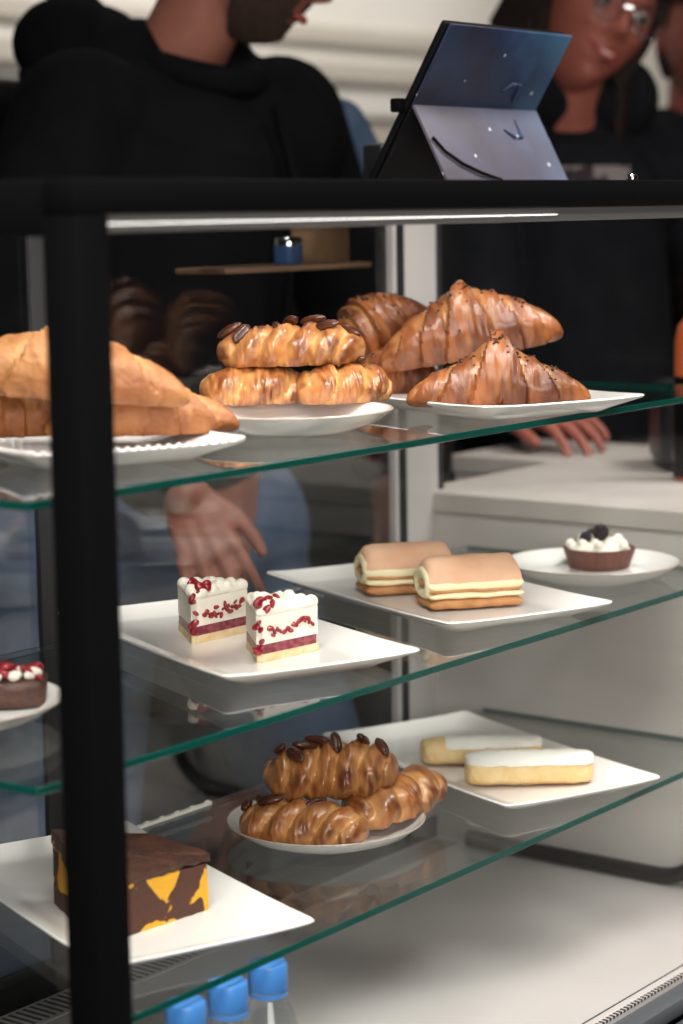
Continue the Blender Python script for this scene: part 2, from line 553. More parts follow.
A = -.380
P1 = square_plate('rectangular white plate under the chocolate croissants on the top shelf', at(480, 407.7, z=SZ[0]+.014), -.373, SZ[0])
P2 = square_plate('white plate with beaded rim under the plain golden croissants', (1.0746, 1.104), -.42, SZ[0], .172, .305, True)
P3 = square_plate('rectangular white plate under the two berry cream cake slices', at(225, 677, z=SZ[1]+.014), -.39, SZ[1])
P4 = square_plate('rectangular white plate under the two folded cream rolls', at(448, 624, z=SZ[1]+.014), -.386, SZ[1])
P5 = square_plate('rectangular white plate under the two iced biscuits', at(506, 806, z=SZ[2]+.014), -.380, SZ[2])
P6 = square_plate('rectangular white plate under the marbled chocolate cake slice', at(102, 966, z=SZ[2]+.014), -.370, SZ[2])


def round_plate(label, c, z, r=.0895):
    k_ = (CZ-z-.0175)/(CZ-z-.014)
    c, r = (c[0]*k_, c[1]*k_), r*k_
    t = thing('round_plate', label, 'plate', (c[0], c[1], z), 0, 'round white side plates')
    bm = bmesh.new()
    lathe(bm, [(0, .0015), (r*.56, .0015), (r*.58, 0), (r*.62, 0), (r*.66, .002), (r*.86, .0075), (r*.97, .0150), (r, .0173),
               (r*.992, .0180), (r*.975, .0170), (r*.90, .0115), (r*.78, .0055), (r*.6, .0038), (0, .0036)], 72)
    obj('dish', bm, M['china2'], t)
    bm = bmesh.new()
    lathe(bm, [(r*1.0015, .0168), (r*1.002, .0176), (r*.995, .0183), (r*.985, .0178)], 72)
    obj('glazed_rim', bm, M['rimline'], t)
    return t


R1 = round_plate('round white plate under pecan pastries on the top shelf', (1.448, 1.163), SZ[0])
R2 = round_plate('round white plate under pecan pastries on the lowest shelf', (1.4898, 1.1636), SZ[2])
R3 = round_plate('round white plate under the chocolate cream tart', (1.8855, 1.1228), SZ[1])
R4 = round_plate('round white plate under the nut topped brownie, left of the black post', (1.078, 1.203), SZ[1])
PT = .0046      # well height of the square plates
RT = .0040


# ================================================================= PASTRIES
def layer(bm):
    return bm.verts.layers.float.new('brown')


def croissant_bm(L, R, seed, nseg=7, bend=.12, flat=.62, peak=0., swell=1.6):
    bm = bmesh.new()
    la = layer(bm)
    NT, NA = 96, 40
    rows = []
    for i in range(NT+1):
        t = -1+2*i/NT
        row = []
        for k in range(NA):
            a = 2*pi*k/NA
            u = abs(t)*(nseg/2)+.5 + .30*sin(a+.6) + .20*cos(a) + .16*nz(t*2, cos(a), sin(a), 1.3, seed+2)
            fr = u-math.floor(u)
            taper = max(0., 1-abs(t)**swell)**.72
            env = .10+.90*taper
            if abs(t) > .985:
                env *= .45
            step = 1+.15*(fr**1.2)-.05
            if fr < .10:
                step -= .06*(1-fr/.10)
            rr = R*env*step
            rr *= 1+.09*nz(t*3, cos(a), sin(a), 1.6, seed)+.04*nz(t*12, cos(a)*2, sin(a)*2, 2, seed)+.02*nz(t*9, cos(a)*6, sin(a)*6, 2, seed)
            y = rr*cos(a)*1.08
            z = rr*sin(a)
            if peak and z > 0:
                z *= 1+peak*exp(-(t/.24)**2)
            zf = -flat*R*(.35+.65*taper)
            if z < zf:
                z = zf+(z-zf)*.12
            x = t*L/2
            y += -bend*L*(t*t)+bend*L*.3
            z2 = z+flat*R
            if abs(t) > .2:
                z2 -= (flat*R-flat*R*(.35+.65*taper))
            v = bm.verts.new((x, y, z2))
            v[la] = max(0, min(1, (1.0-fr)*.9*(.55+.45*sin(a)) - .38 + .5*nz(t*6, cos(a), sin(a), 2.2, seed+5)))
            row.append(v)
        rows.append(row)
    for a, b in zip(rows, rows[1:]):
        for k in range(NA):
            bm.faces.new((a[k], a[(k+1) % NA], b[(k+1) % NA], b[k]))
    bm.faces.new(rows[0][::-1]); bm.faces.new(rows[-1])
    bmesh.ops.recalc_face_normals(bm, faces=bm.faces)
    return bm


def braid_bm(L, R, seed, lobes=6, h=.85):
    bm = bmesh.new()
    la = layer(bm)
    NT, NA = 110, 44
    rows = []
    for i in range(NT+1):
        t = -1+2*i/NT
        row = []
        for k in range(NA):
            a = 2*pi*k/NA
            taper = max(0., 1-abs(t)**3.2)**.55
            ph = a+t*lobes*1.12+seed+.75*nz(t*2.2, cos(a)*.8, sin(a)*.8, 1.2, seed+9)
            s = abs(sin(ph))
            lob = s**.62
            rr = R*(.12+.88*taper)*(.80+.27*lob)
            rr *= 1+.10*nz(t*4, cos(a), sin(a), 1.5, seed)+.05*nz(t*12, cos(a)*2, sin(a)*2, 2, seed)
            y = rr*cos(a)*1.22
            z = rr*sin(a)*h
            zf = -.50*R
            if z < zf:
                z = zf+(z-zf)*.15
            v = bm.verts.new((t*L/2, y, z+.52*R))
            v[la] = max(0, min(1, .95-lob*.85+.55*nz(t*7, cos(a), sin(a), 2., seed+3)))
            row.append(v)
        rows.append(row)
    for a, b in zip(rows, rows[1:]):
        for k in range(NA):
            bm.faces.new((a[k], a[(k+1) % NA], b[(k+1) % NA], b[k]))
    bm.faces.new(rows[0][::-1]); bm.faces.new(rows[-1])
    bmesh.ops.recalc_face_normals(bm, faces=bm.faces)
    return bm


def pecan_bm():
    bm = bmesh.new()
    q = bmesh.ops.create_uvsphere(bm, u_segments=20, v_segments=14, radius=1)
    for v in q['verts']:
        x, y, z = v.co
        g = 1-.28*exp(-(y/.20)**2)*(1 if z > 0 else .3)
        w = 1+.06*sin(x*14)
        v.co = Vector((z*0+x*.0125, y*.0058*w, z*.0040*g*w+.001))
    return bm


def place(o, p, rz=0., rx=0., ry=0.):
    o.location = p
    o.rotation_euler = (rx, ry, rz)
    return o


from mathutils.bvhtree import BVHTree


def scatter_on(host_mesh_obj, spots, maker, name, mm, parent, sink=.001, jitter=1.0, seed=0):
    """sets a small part on a pastry's upper surface at each (x, y, turn) of spots"""
    me = host_mesh_obj.data
    tree = BVHTree.FromPolygons([v.co for v in me.vertices], [p.vertices for p in me.polygons])
    rng = random.Random(seed)
    first = None
    for x, y, turn in spots:
        hit, nrm, _, _ = tree.ray_cast(Vector((x, y, .2)), Vector((0, 0, -1)))
        if hit is None:
            continue
        if first is None:
            o = obj(name, maker(), mm, parent)
            first = o
        else:
            o = first.copy()
            C.objects.link(o)
            o.parent = parent
        q = nrm.to_track_quat('Z', 'Y').to_matrix().to_4x4() @ Matrix.Rotation(turn, 4, 'Z') @ Matrix.Rotation(jitter*rng.uniform(-.3, .3), 4, 'Y')
        o.matrix_local = Matrix.Translation(hit+nrm*(.0025-sink)) @ q


SCR = -.9175            # yaw of a thing lying across the view
REST = {}


def tree_of(t, dz=0., shrink=1.):
    vs, ps = [], []
    for o in [t]+list(t.children_recursive):
        if o.type == 'MESH' and o.name.split('.')[0] not in ('pecan', 'chocolate_crumbs', 'berry'):
            b = len(vs)
            mw_ = o.matrix_world
            vs += [mw_ @ v.co for v in o.data.vertices]
            ps += [tuple(b+i for i in p.vertices) for p in o.data.polygons]
    c = sum(vs, Vector())/len(vs)
    vs = [c+(v-c)*shrink+Vector((0, 0, dz)) for v in vs]
    return BVHTree.FromPolygons(vs, ps)


def settle(t, *others, step=.0008, shrink=.87):
    """lets t come to rest on the other things"""
    bpy.context.view_layer.update()
    tr = [tree_of(o) for o in others]
    hit = lambda dz: any(tree_of(t, dz, shrink).overlap(q) for q in tr)
    dz, k = 0., 0
    if hit(0):
        while hit(dz) and k < 90:
            dz += step; k += 1
    else:
        while not hit(dz) and k < 60:
            dz -= step; k += 1
        dz += step
        if k >= 60:
            dz = 0.
    t.location.z += dz
    bpy.context.view_layer.update()
    return t


# ---- chocolate croissants, top shelf
def choc_croissant(label, p, L, R, rz, seed, rx=0., ry=0., nseg=7, bend=.08, peak=0., bits=True):
    t = thing('chocolate_croissant', label, 'croissant', p, rz, 'chocolate croissants on the top shelf')
    t.rotation_euler = (rx, ry, rz)
    b = obj('crust', croissant_bm(L, R, seed, nseg, bend, peak=peak), M['croissant'], t)
    if bits:
        me = b.data
        tree = BVHTree.FromPolygons([v.co for v in me.vertices], [q.vertices for q in me.polygons])
        rng = random.Random(seed)
        bm = bmesh.new()
        for k in range(70):
            cxx = rng.choice((0., .05, .3, .62, -.35))*L/2
            x = rng.gauss(cxx, L*.045); y = rng.gauss(-R*.15, R*.36)
            hit, nrm, _, _ = tree.ray_cast(Vector((x, y, .2)), Vector((0, 0, -1)))
            if hit:
                s = rng.uniform(.0008, .0020)
                ball(bm, hit+nrm*.0003, (s*rng.uniform(.8, 1.7), s, s*.7), 6, 4, Matrix.Rotation(rng.uniform(0, 3), 3, 'Z'))
        o = obj('chocolate_crumbs', bm, M['choc_bit'], t)
        o['kind'] = 'stuff'
    return t


zt = SZ[0]+PT
K1 = choc_croissant('chocolate croissant lying at the front of the pile, its pointed ridge in the middle',
                    at(498, 405, z=zt+.004), .164, .0275, SCR, 3.1, nseg=6, bend=.05, peak=.62)
K2 = choc_croissant('chocolate croissant lying low at the left rear of the pile',
                    at(398, 394, z=zt)+Vector((.012, .020, 0)), .125, .027, SCR+.55, 7.7, nseg=7, bend=.08)
settle(K1, P1, shrink=.80); settle(K2, P1, shrink=.80)
K3 = choc_croissant('chocolate croissant tipped upright at the rear left of the pile',
                    at(384, 338, Y=1.285), .120, .036, SCR+.45, 11.3, ry=-.50, nseg=8, bend=.10)
settle(K3, P1, K2, shrink=.66)
K4 = choc_croissant('big chocolate croissant on top of the pile, dusted white on its ridge',
                    at(472, 345, Y=1.175), .180, .0375, SCR-.02, 5.2, rx=.05, ry=-.17, nseg=7, bend=.06, peak=.20)
settle(K4, K1, K2)

# ---- plain croissants
def plain_croissant(label, p, L, R, rz, seed, rx=0., ry=0., nseg=6, bend=.07, peak=0.):
    t = thing('plain_croissant', label, 'croissant', p, rz, 'plain golden croissants on the beaded plate')
    t.rotation_euler = (rx, ry, rz)
    obj('crust', croissant_bm(L, R, seed, nseg, bend, peak=peak), M['butter'], t)
    return t


Q1 = plain_croissant('golden croissant at the front of the beaded plate, its tip pointing right past the post',
                     at(143, 446, z=zt), .150, .0245, SCR+.12, 2.2, nseg=5, bend=.03)
Q2 = plain_croissant('golden croissant lowest on the left of the beaded plate, left of the black post',
                     at(0, 447, z=zt), .125, .027, SCR+.25, 8.4, nseg=6)
settle(Q1, P2, shrink=.78); settle(Q2, P2, shrink=.78)
Q3 = plain_croissant('golden croissant on top of the others on the beaded plate, crossing behind the post',
                     at(58, 390, Y=1.160), .200, .0300, SCR-.02, 6.6, ry=.09, nseg=5, bend=.04, peak=.08)
settle(Q3, Q1, Q2, shrink=.80)


# ---- pecan pastries
def pecan_pastry(label, p, L, R, rz, seed, rx=0., ry=0., lobes=6, group='', spots=None):
    t = thing('pecan_pastry', label, 'pastry', p, rz, group)
    t.rotation_euler = (rx, ry, rz)
    b = obj('crust', braid_bm(L, R, seed, lobes), M['braid'], t)
    rng = random.Random(seed*7)
    spots = spots or [(rng.uniform(-.8, .8)*L/2, rng.uniform(-.5, .5)*R, rng.uniform(-.7, .7)) for _ in range(6)]
    scatter_on(b, [(x, y, a) for x, y, a in spots], pecan_bm, 'pecan', M['pecan'], t, seed=int(seed*10))
    return t


zr = SZ[0]+RT
GA, GB = 'pecan pastries on the top shelf', 'pecan pastries on the lowest shelf'
B1 = pecan_pastry('pecan pastry low on the left of the round plate on the top shelf', at(254, 418, z=zr)+Vector((.002, .002, 0)), .094, .024, SCR+.1, 1.1, lobes=3, group=GA,
                  spots=[(.01, .0, .2), (-.02, .012, .6)])
B2 = pecan_pastry('pecan pastry low on the right of the round plate on the top shelf', at(346, 417, z=zr)+Vector((.002, .004, 0)), .088, .024, SCR+.45, 2.3, lobes=5, group=GA,
                  spots=[(.012, -.002, .4), (-.015, .012, -.3)])
settle(B1, R1, shrink=.80); settle(B2, R1, shrink=.80)
B3 = pecan_pastry('braided pecan pastry resting across the two others on the top shelf plate', at(292, 384, Y=1.185), .130, .0255, SCR-.03, 3.7, ry=-.02, lobes=8, group=GA,
                  spots=[(-.052, .0, 1.2), (-.043, -.012, .5), (-.012, .006, -.4), (.0, .004, -.35), (.020, .006, .1), (.033, -.010, .45), (.052, -.002, .9), (.026, .014, .2)])
settle(B3, B1, B2, shrink=.80)
zr = SZ[2]+RT
C1 = pecan_pastry('braided pecan pastry low at the front left of the lowest round plate', Vector((1.436, 1.146, zr)), .116, .0245, -1.18, 4.1, lobes=7, group=GB,
                  spots=[(-.040, .010, .4), (-.030, .000, .2), (.010, .008, -.2), (-.052, .004, .4)])
C2 = pecan_pastry('pecan pastry low on the right of the lowest round plate, its end over the rim', Vector((1.535, 1.120, zr+.003)), .118, .0245, -.12, 5.4, lobes=6, ry=-.10, group=GB,
                  spots=[(-.02, .01, .4)])
settle(C1, R2, shrink=.93); settle(C2, R2, shrink=.84)
C3 = pecan_pastry('glossy pecan pastry on top of the pile on the lowest round plate', at(332, 800, Y=1.160), .122, .0290, SCR+.05, 6.2, ry=-.05, rx=.12, lobes=8, group=GB,
                  spots=[(-.030, -.012, .15), (-.022, -.001, .5), (-.008, .012, .3), (.005, .000, .6), (-.043, .006, 1.0), (.030, .012, -.8), (.046, -.002, .5), (-.010, .016, .3)])
settle(C3, C1, C2, shrink=.70)


# ---- cake slices with berries
def wedge_outline(R, ang, n=10, tip=.006):
    """plan of a slice: blunt tip at the origin, first cut side along +x, opening towards +y"""
    pts = [Vector((tip, 0, 0))]
    for k in range(n+1):
        a = ang*k/n
        pts.append(Vector((R*cos(a), R*sin(a), 0)))
    pts.append(Vector((tip*cos(ang), tip*sin(ang), 0)))
    return pts


def prism(bm, pts, z0, z1, inset=0., sub=1, wob=0., seed=0, top_drop=None):
    rows = []
    levels = 4*sub
    c = sum((Vector(p) for p in pts), Vector())/len(pts)
    # densify
    P = []
    for i, p in enumerate(pts):
        q = pts[(i+1) % len(pts)]
        m_ = max(1, int((q-p).length/.004))
        for k in range(m_):
            P.append(p.lerp(q, k/m_))
    for j in range(levels+1):
        f = j/levels
        row = []
        for p in P:
            q = p.copy()
            d = (q-c)
            d.z = 0
            if d.length > 0:
                q += d.normalized()*(wob*nz(q.x, q.y, f*.05, 160, seed)-inset*(f > .99))
            z = z0+(z1-z0)*f
            if top_drop:
                z = z0+(top_drop(q)-z0)*f
            row.append(bm.verts.new((q.x, q.y, z)))
        rows.append(row)
    N = len(P)
    for a, b in zip(rows, rows[1:]):
        for k in range(N):
            bm.faces.new((a[k], a[(k+1) % N], b[(k+1) % N], b[k]))
    # caps as fans with a ring inside
    for row, flip in ((rows[-1], False), (rows[0], True)):
        prev = row
        for s in (.66, .33):
            cc = sum((v.co for v in row), Vector())/N
            nr = []
            for v in row:
                q = cc.lerp(v.co, s)
                q.z += wob*1.2*nz(q.x, q.y, 0, 140, seed+2) if not flip else 0
                nr.append(bm.verts.new(q))
            for k in range(N):
                f = (prev[k], prev[(k+1) % N], nr[(k+1) % N], nr[k])
                bm.faces.new(f if not flip else f[::-1])
            prev = nr
        cv = bm.verts.new(sum((v.co for v in prev), Vector())/N)
        for k in range(N):
            f = (prev[k], prev[(k+1) % N], cv)
            bm.faces.new(f if not flip else f[::-1])
    return bm


def berry_slice(label, p, rz, seed, R=.071, ang=.95):
    t = thing('berry_cream_slice', label, 'cake', p, rz, 'berry cream cake slices')
    out = wedge_outline(R, ang)
    obj('crust_base', prism(bmesh.new(), out, 0, .0070, wob=.0008, seed=seed), M['crust'], t)
    o2 = wedge_outline(R-.003, ang)
    obj('jam_layer', prism(bmesh.new(), o2, .0070, .0150, wob=.0008, seed=seed+1), M['jam'], t)
    obj('cream_filling', prism(bmesh.new(), wedge_outline(R-.001, ang), .0150, .0385, wob=.0008, seed=seed+2), M['cream'], t)
    # whipped topping: piped lumps
    rng = random.Random(seed)
    bm = bmesh.new()
    prism(bm, wedge_outline(R-.001, ang), .0380, .0430, wob=.001, seed=seed+3)
    for k in range(26):
        a = rng.uniform(.06, ang-.06); r = rng.uniform(.014, R-.006)
        ball(bm, (r*cos(a), r*sin(a), .0425+rng.uniform(0, .0035)), (rng.uniform(.003, .006), rng.uniform(.003, .006), rng.uniform(.003, .007)), 10, 8)
    for k in range(6):                                  # ruffle along the outer edge
        a = ang*(k+.5)/6
        ball(bm, ((R-.003)*cos(a), (R-.003)*sin(a), .042), (.0065, .0065, .006), 10, 8)
    remeshed('whipped_topping', bm, M['cream'], t, .0014, 2)
    # berries in the near cut side, down the tip, and on top
    first = None
    spots = []
    for k in range(20):
        spots.append((.014+k*.0026+rng.uniform(-.001, .001), -.0003, .0235+rng.uniform(-.0045, .0045)+.0035*(k/20), rng.uniform(.0018, .0030)))
    for k in range(7):
        f = rng.uniform(0, 1)
        spots.append((.0055-.003*f, .0052*f, rng.uniform(.008, .042), rng.uniform(.0022, .0036)))
    for k in range(4):
        a = rng.uniform(.15, ang-.1); r = .014+k*.009
        spots.append((r*cos(a), r*sin(a), .0478, .0046))
    spots.append((.020, .003, .0465, .0040)); spots.append((.013, .002, .0435, .0038))
    for x, y, z, r in spots:
        if first is None:
            bm = bmesh.new(); ball(bm, (0, 0, 0), (1, .8, 1.1), 10, 8)
            o = first = obj('berry', bm, M['berry'], t)
        else:
            o = first.copy(); C.objects.link(o); o.parent = t
        o.location = (x, y, z)
        o.rotation_euler = (rng.uniform(0, 3), rng.uniform(0, 3), rng.uniform(0, 3))
        o.scale = (r, r*.8, r*rng.uniform(1., 1.25))
    return t


zm = SZ[1]+PT
berry_slice('rear berry cream cake slice, nearer the black post', at(193, 645, z=zm), -.05, 1)
berry_slice('front berry cream cake slice, nearer the right end of its plate', at(258, 664, z=zm), -.12, 2)


# ---- folded cream rolls
def cream_roll(label, p, rz, L=.092, W=.054, seed=0):
    t = thing('cream_roll', label, 'pastry', p, rz, 'folded cream rolls')

    def slab(hw, z0, z1, rad, arch=0., LL=L, round_=3.):
        bm = bmesh.new()
        NX, NP = 24, 32
        rows = []
        for i in range(NX+1):
            s = -1+2*i/NX
            e = max(.02, (1-abs(s)**9))**.35
            row = []
            for k in range(NP):
                a = 2*pi*k/NP
                ca, sa = cos(a), sin(a)
                y = hw*(abs(ca)**(2/round_))*(1 if ca > 0 else -1)*(.90+.10*e)
                z = (z0+z1)/2+(z1-z0)/2*(abs(sa)**(2/round_))*(1 if sa > 0 else -1)*e
                z -= arch*(y/hw)**2
                z += .0012*nz(s*2, y*60, z*60, 1.4, seed)
                row.append(bm.verts.new((s*LL/2, y+.001*nz(s*3, z*80, 0, 1.5, seed+2), z)))
            rows.append(row)
        for a, b in zip(rows, rows[1:]):
            for k in range(NP):
                bm.faces.new((a[k], a[(k+1) % NP], b[(k+1) % NP], b[k]))
        bm.faces.new(rows[0][::-1]); bm.faces.new(rows[-1])
        bmesh.ops.recalc_face_normals(bm, faces=bm.faces)
        return bm
    obj('sponge_base', slab(W/2, 0, .0125, 4, LL=L), M['roll_low'], t)
    obj('lower_cream', slab(W/2+.001, .010, .0175, 3, LL=L*1.01), M['custard'], t)
    obj('folded_sponge', slab(W/2-.001, .0150, .0215, 3, LL=L*.98), M['roll_low'], t)
    obj('upper_cream', slab(W/2-.0015, .0190, .0360, 3, arch=.005, LL=L*1.015), M['custard'], t)
    obj('sponge_top', slab(W/2-.002, .0290, .0480, 2.4, arch=.013, LL=L*.985, round_=2.3), M['roll_top'], t)
    bm = bmesh.new()
    ball(bm, (-L*.36, 0, .0245), (.0165, .0135, .0062), 20, 12)
    obj('banana_piece', bm, M['banana'], t)
    bm = bmesh.new()
    tube(bm, [(-L*.50+.0030, .0175*cos(a), .0245+.0098*sin(a)) for a in [2*pi*k/24 for k in range(25)]], .0055, 10)
    obj('cream_lip', bm, M['custard'], t)
    return t


cream_roll('folded cream roll at the rear of its plate, partly behind the other', at(410, 593, z=zm)+Vector((.006, .010, 0)), SCR+.22, L=.088, seed=1)
cream_roll('folded cream roll at the front of its plate, banana showing at its end', at(477, 607, z=zm)+Vector((.004, .012, 0)), SCR+.26, L=.091, seed=4)


# ---- iced biscuits
def biscuit(label, p, rz, L=.122, W=.042, H=.030, seed=0, icing=(-1, 1)):
    t = thing('iced_biscuit', label, 'biscuit', p, rz, 'iced finger biscuits')

    def body(grow=0., zmin=None, xr=(-1, 1)):
        bm = bmesh.new()
        la = layer(bm)
        NX, NA = 44, 32
        rows = []
        for i in range(NX+1):
            s = xr[0]+(xr[1]-xr[0])*i/NX
            e = max(.0, 1-abs(s)**6)**.4
            e = .15+.85*e
            row = []
            for k in range(NA):
                a = 2*pi*k/NA
                ca, sa = cos(a), sin(a)
                y = (W/2+grow)*e*abs(ca)**.85*(1 if ca > 0 else -1)
                zz = (H/2+grow)*abs(sa)**.85*(1 if sa > 0 else -1)*(.62+.38*e)
                z = H/2+zz
                if z < 0.0008:
                    z = .0008
                if zmin is not None and z < zmin:
                    z = zmin+(z-zmin)*.08+.0012*nz(s*5, ca, sa, 3, seed)
                j = .0012*nz(s*6, ca*2, sa*2, 1.5, seed)
                v = bm.verts.new((s*L/2*(1+grow*4), y+j, z+j*.6))
                v[la] = max(0, min(1, 1-z/.006))*.8
                row.append(v)
            rows.append(row)
        for a, b in zip(rows, rows[1:]):
            for k in range(NA):
                bm.faces.new((a[k], a[(k+1) % NA], b[(k+1) % NA], b[k]))
        bm.faces.new(rows[0][::-1]); bm.faces.new(rows[-1])
        bmesh.ops.recalc_face_normals(bm, faces=bm.faces)
        return bm
    obj('biscuit_body', body(), M['biscuit'], t)
    obj('icing', body(.0009, H*.76, icing), M['icing'], t)
    return t


zb = SZ[2]+PT
biscuit('iced finger biscuit at the rear of its plate, partly behind the other', at(488, 765, z=zb)+Vector((.006, .012, 0)), SCR+.05, H=.026, seed=2, icing=(-.6, .99))
biscuit('iced finger biscuit at the front of its plate, white icing along its top', at(537, 786, z=zb)+Vector((.005, .012, 0)), SCR+.03, L=.124, H=.031, seed=5, icing=(-.99, .99))

# ---- chocolate tart
tz = SZ[1]+RT
pt = at(609, 571, z=tz)+Vector((.018, .022, 0))
t = thing('cream_tart', 'small cocoa tart topped with white cream and dark berries', 'tart', pt)
bm = bmesh.new()
NA = 96
prof = [(0, .0), (.029, 0), (.030, .001), (.0365, .019), (.037, .0205), (.035, .0210), (.033, .018), (0, .0165)]
rows = []
for r, z in prof:
    if r == 0:
        rows.append([bm.verts.new((0, 0, z))]); continue
    rows.append([bm.verts.new(((r+(.0006*cos(24*2*pi*k/NA) if r > .0295 and z > 0 else 0))*cos(2*pi*k/NA),
                               (r+(.0006*cos(24*2*pi*k/NA) if r > .0295 and z > 0 else 0))*sin(2*pi*k/NA), z)) for k in range(NA)])
for a, b in zip(rows, rows[1:]):
    for k in range(NA):
        k2 = (k+1) % NA
        if len(a) == 1: bm.faces.new((a[0], b[k2], b[k]))
        elif len(b) == 1: bm.faces.new((a[k], a[k2], b[0]))
        else: bm.faces.new((a[k], a[k2], b[k2], b[k]))
obj('tart_shell', bm, M['tart'], t)
rng = random.Random(4)
bm = bmesh.new()
ball(bm, (0, 0, .019), (.032, .032, .007), 24, 12)
for k in range(16):
    a = k*2.4; r = .006+.0017*k
    ball(bm, (r*cos(a), r*sin(a), .0235+rng.uniform(-.001, .003)), rng.uniform(.005, .0075), 10, 8)
remeshed('whipped_cream', bm, M['cream'], t, .0016, 2)
bm = bmesh.new()
for k in range(40):
    z = 1-2*(k+.5)/40; a = k*2.39996
    q = sqrt(1-z*z)
    ball(bm, (q*cos(a)*.0072, q*sin(a)*.0072, z*.0072), .0019, 8, 6)
ball(bm, (0, 0, 0), .0070, 12, 8)
for k, (dx, dy, dz) in enumerate(((.001, -.001, .0355), (-.014, .008, .0315), (.012, .016, .0310))):
    if k == 0:
        b0 = obj('dark_berry', bm, M['blackberry'], t); o = b0
    else:
        o = b0.copy(); C.objects.link(o); o.parent = t; o.scale = (.75, .75, .75)
    o.location = (dx, dy, dz)

# ---- marbled chocolate cake slice
apex = at(97, 947, z=zb)
MR, MA = .120, 1.16
t = thing('marbled_cake_slice', 'marbled yellow and chocolate cake slice half hidden by the black post', 'cake', apex, -.10)


def dome(q):
    u, v = q.x/MR, (q.x*cos(MA)+q.y*sin(MA))/MR
    return .041+.013*v-.010*max(0, u-v*.4)


Msp = bpy.data.materials.new('marbled_crumb'); Msp.use_nodes = True
N_, L_ = Msp.node_tree.nodes, Msp.node_tree.links
pb = N_['Principled BSDF']; pb.inputs['Roughness'].default_value = .8
tc = N_.new('ShaderNodeTexCoord')
mp = N_.new('ShaderNodeMapping'); mp.inputs['Location'].default_value = (.031, .012, .004)
no = N_.new('ShaderNodeTexNoise'); no.inputs['Scale'].default_value = 26; no.inputs['Detail'].default_value = 3; no.inputs['Distortion'].default_value = .8
rr = N_.new('ShaderNodeValToRGB'); rr.color_ramp.elements[0].position = .49; rr.color_ramp.elements[1].position = .515
rr.color_ramp.elements[0].color = (.72, .36, .02, 1); rr.color_ramp.elements[1].color = (.075, .026, .014, 1)
L_.new(tc.outputs['Object'], mp.inputs[0]); L_.new(mp.outputs[0], no.inputs['Vector']); L_.new(no.outputs['Fac'], rr.inputs['Fac']); L_.new(rr.outputs['Color'], pb.inputs['Base Color'])
n2 = N_.new('ShaderNodeTexNoise'); n2.inputs['Scale'].default_value = 260; n2.inputs['Detail'].default_value = 4
bp = N_.new('ShaderNodeBump'); bp.inputs['Strength'].default_value = .8; bp.inputs['Distance'].default_value = .002
L_.new(tc.outputs['Object'], n2.inputs['Vector']); L_.new(n2.outputs['Fac'], bp.inputs['Height']); L_.new(bp.outputs['Normal'], pb.inputs['Normal'])
obj('crumb', prism(bmesh.new(), wedge_outline(MR-.004, MA, 12, .004), 0, .05, wob=.0012, seed=9, top_drop=dome), Msp, t)
bm = bmesh.new()
prism(bm, wedge_outline(MR-.001, MA, 12, .003), .040, .056, wob=.0014, seed=12, top_drop=lambda q: dome(q)+.008)
for f in bm.verts:
    f.co.z += .0026*nz(f.co.x, f.co.y, f.co.z, 70, 3)+.0012*nz(f.co.x, f.co.y, f.co.z, 200, 3)
    d_ = dome(Vector((f.co.x, f.co.y, 0)))
    f.co.z = max(f.co.z, d_-.004-.004*abs(nz(f.co.x, f.co.y, 0, 60, 4)))
obj('chocolate_icing', bm, M['choc'], t)

# ---- brownie with red nuts, left
t = thing('nut_brownie', 'dark brownie heaped with red nuts on the round plate left of the post', 'cake', at(-4, 712, z=SZ[1]+RT)+Vector((.012, .022, 0)), SCR+.1)
bm = bmesh.new()
box(bm, (-.045, -.024, 0), (.045, .024, .022), .006, 3)
bmesh.ops.subdivide_edges(bm, edges=bm.edges[:], cuts=3, use_grid_fill=True)
for v in bm.verts:
    v.co += Vector((nz(*v.co, 90, 1), nz(*v.co, 90, 2), nz(*v.co, 90, 3)*(v.co.z > .002)))*.0022
obj('brownie_body', bm, M['choc'], t)
rng = random.Random(8)
f1 = f2 = None
for k in range(46):
    x, y = rng.uniform(-.042, .042), rng.uniform(-.021, .021)
    r = rng.uniform(.0032, .0052)
    pale = k % 5 == 0
    src = f2 if pale else f1
    if src is None:
        bm = bmesh.new(); ball(bm, (0, 0, 0), (1.25, .85, .75), 10, 8)
        o = obj('nut', bm, M['cream'] if pale else M['berry'], t)
        if pale: f2 = o
        else: f1 = o
    else:
        o = src.copy(); C.objects.link(o); o.parent = t
    o.location = (x, y, .0235+rng.uniform(0, .004)); o.scale = (r, r, r)
    o.rotation_euler = (rng.uniform(0, 3), rng.uniform(0, .5), rng.uniform(0, 3))

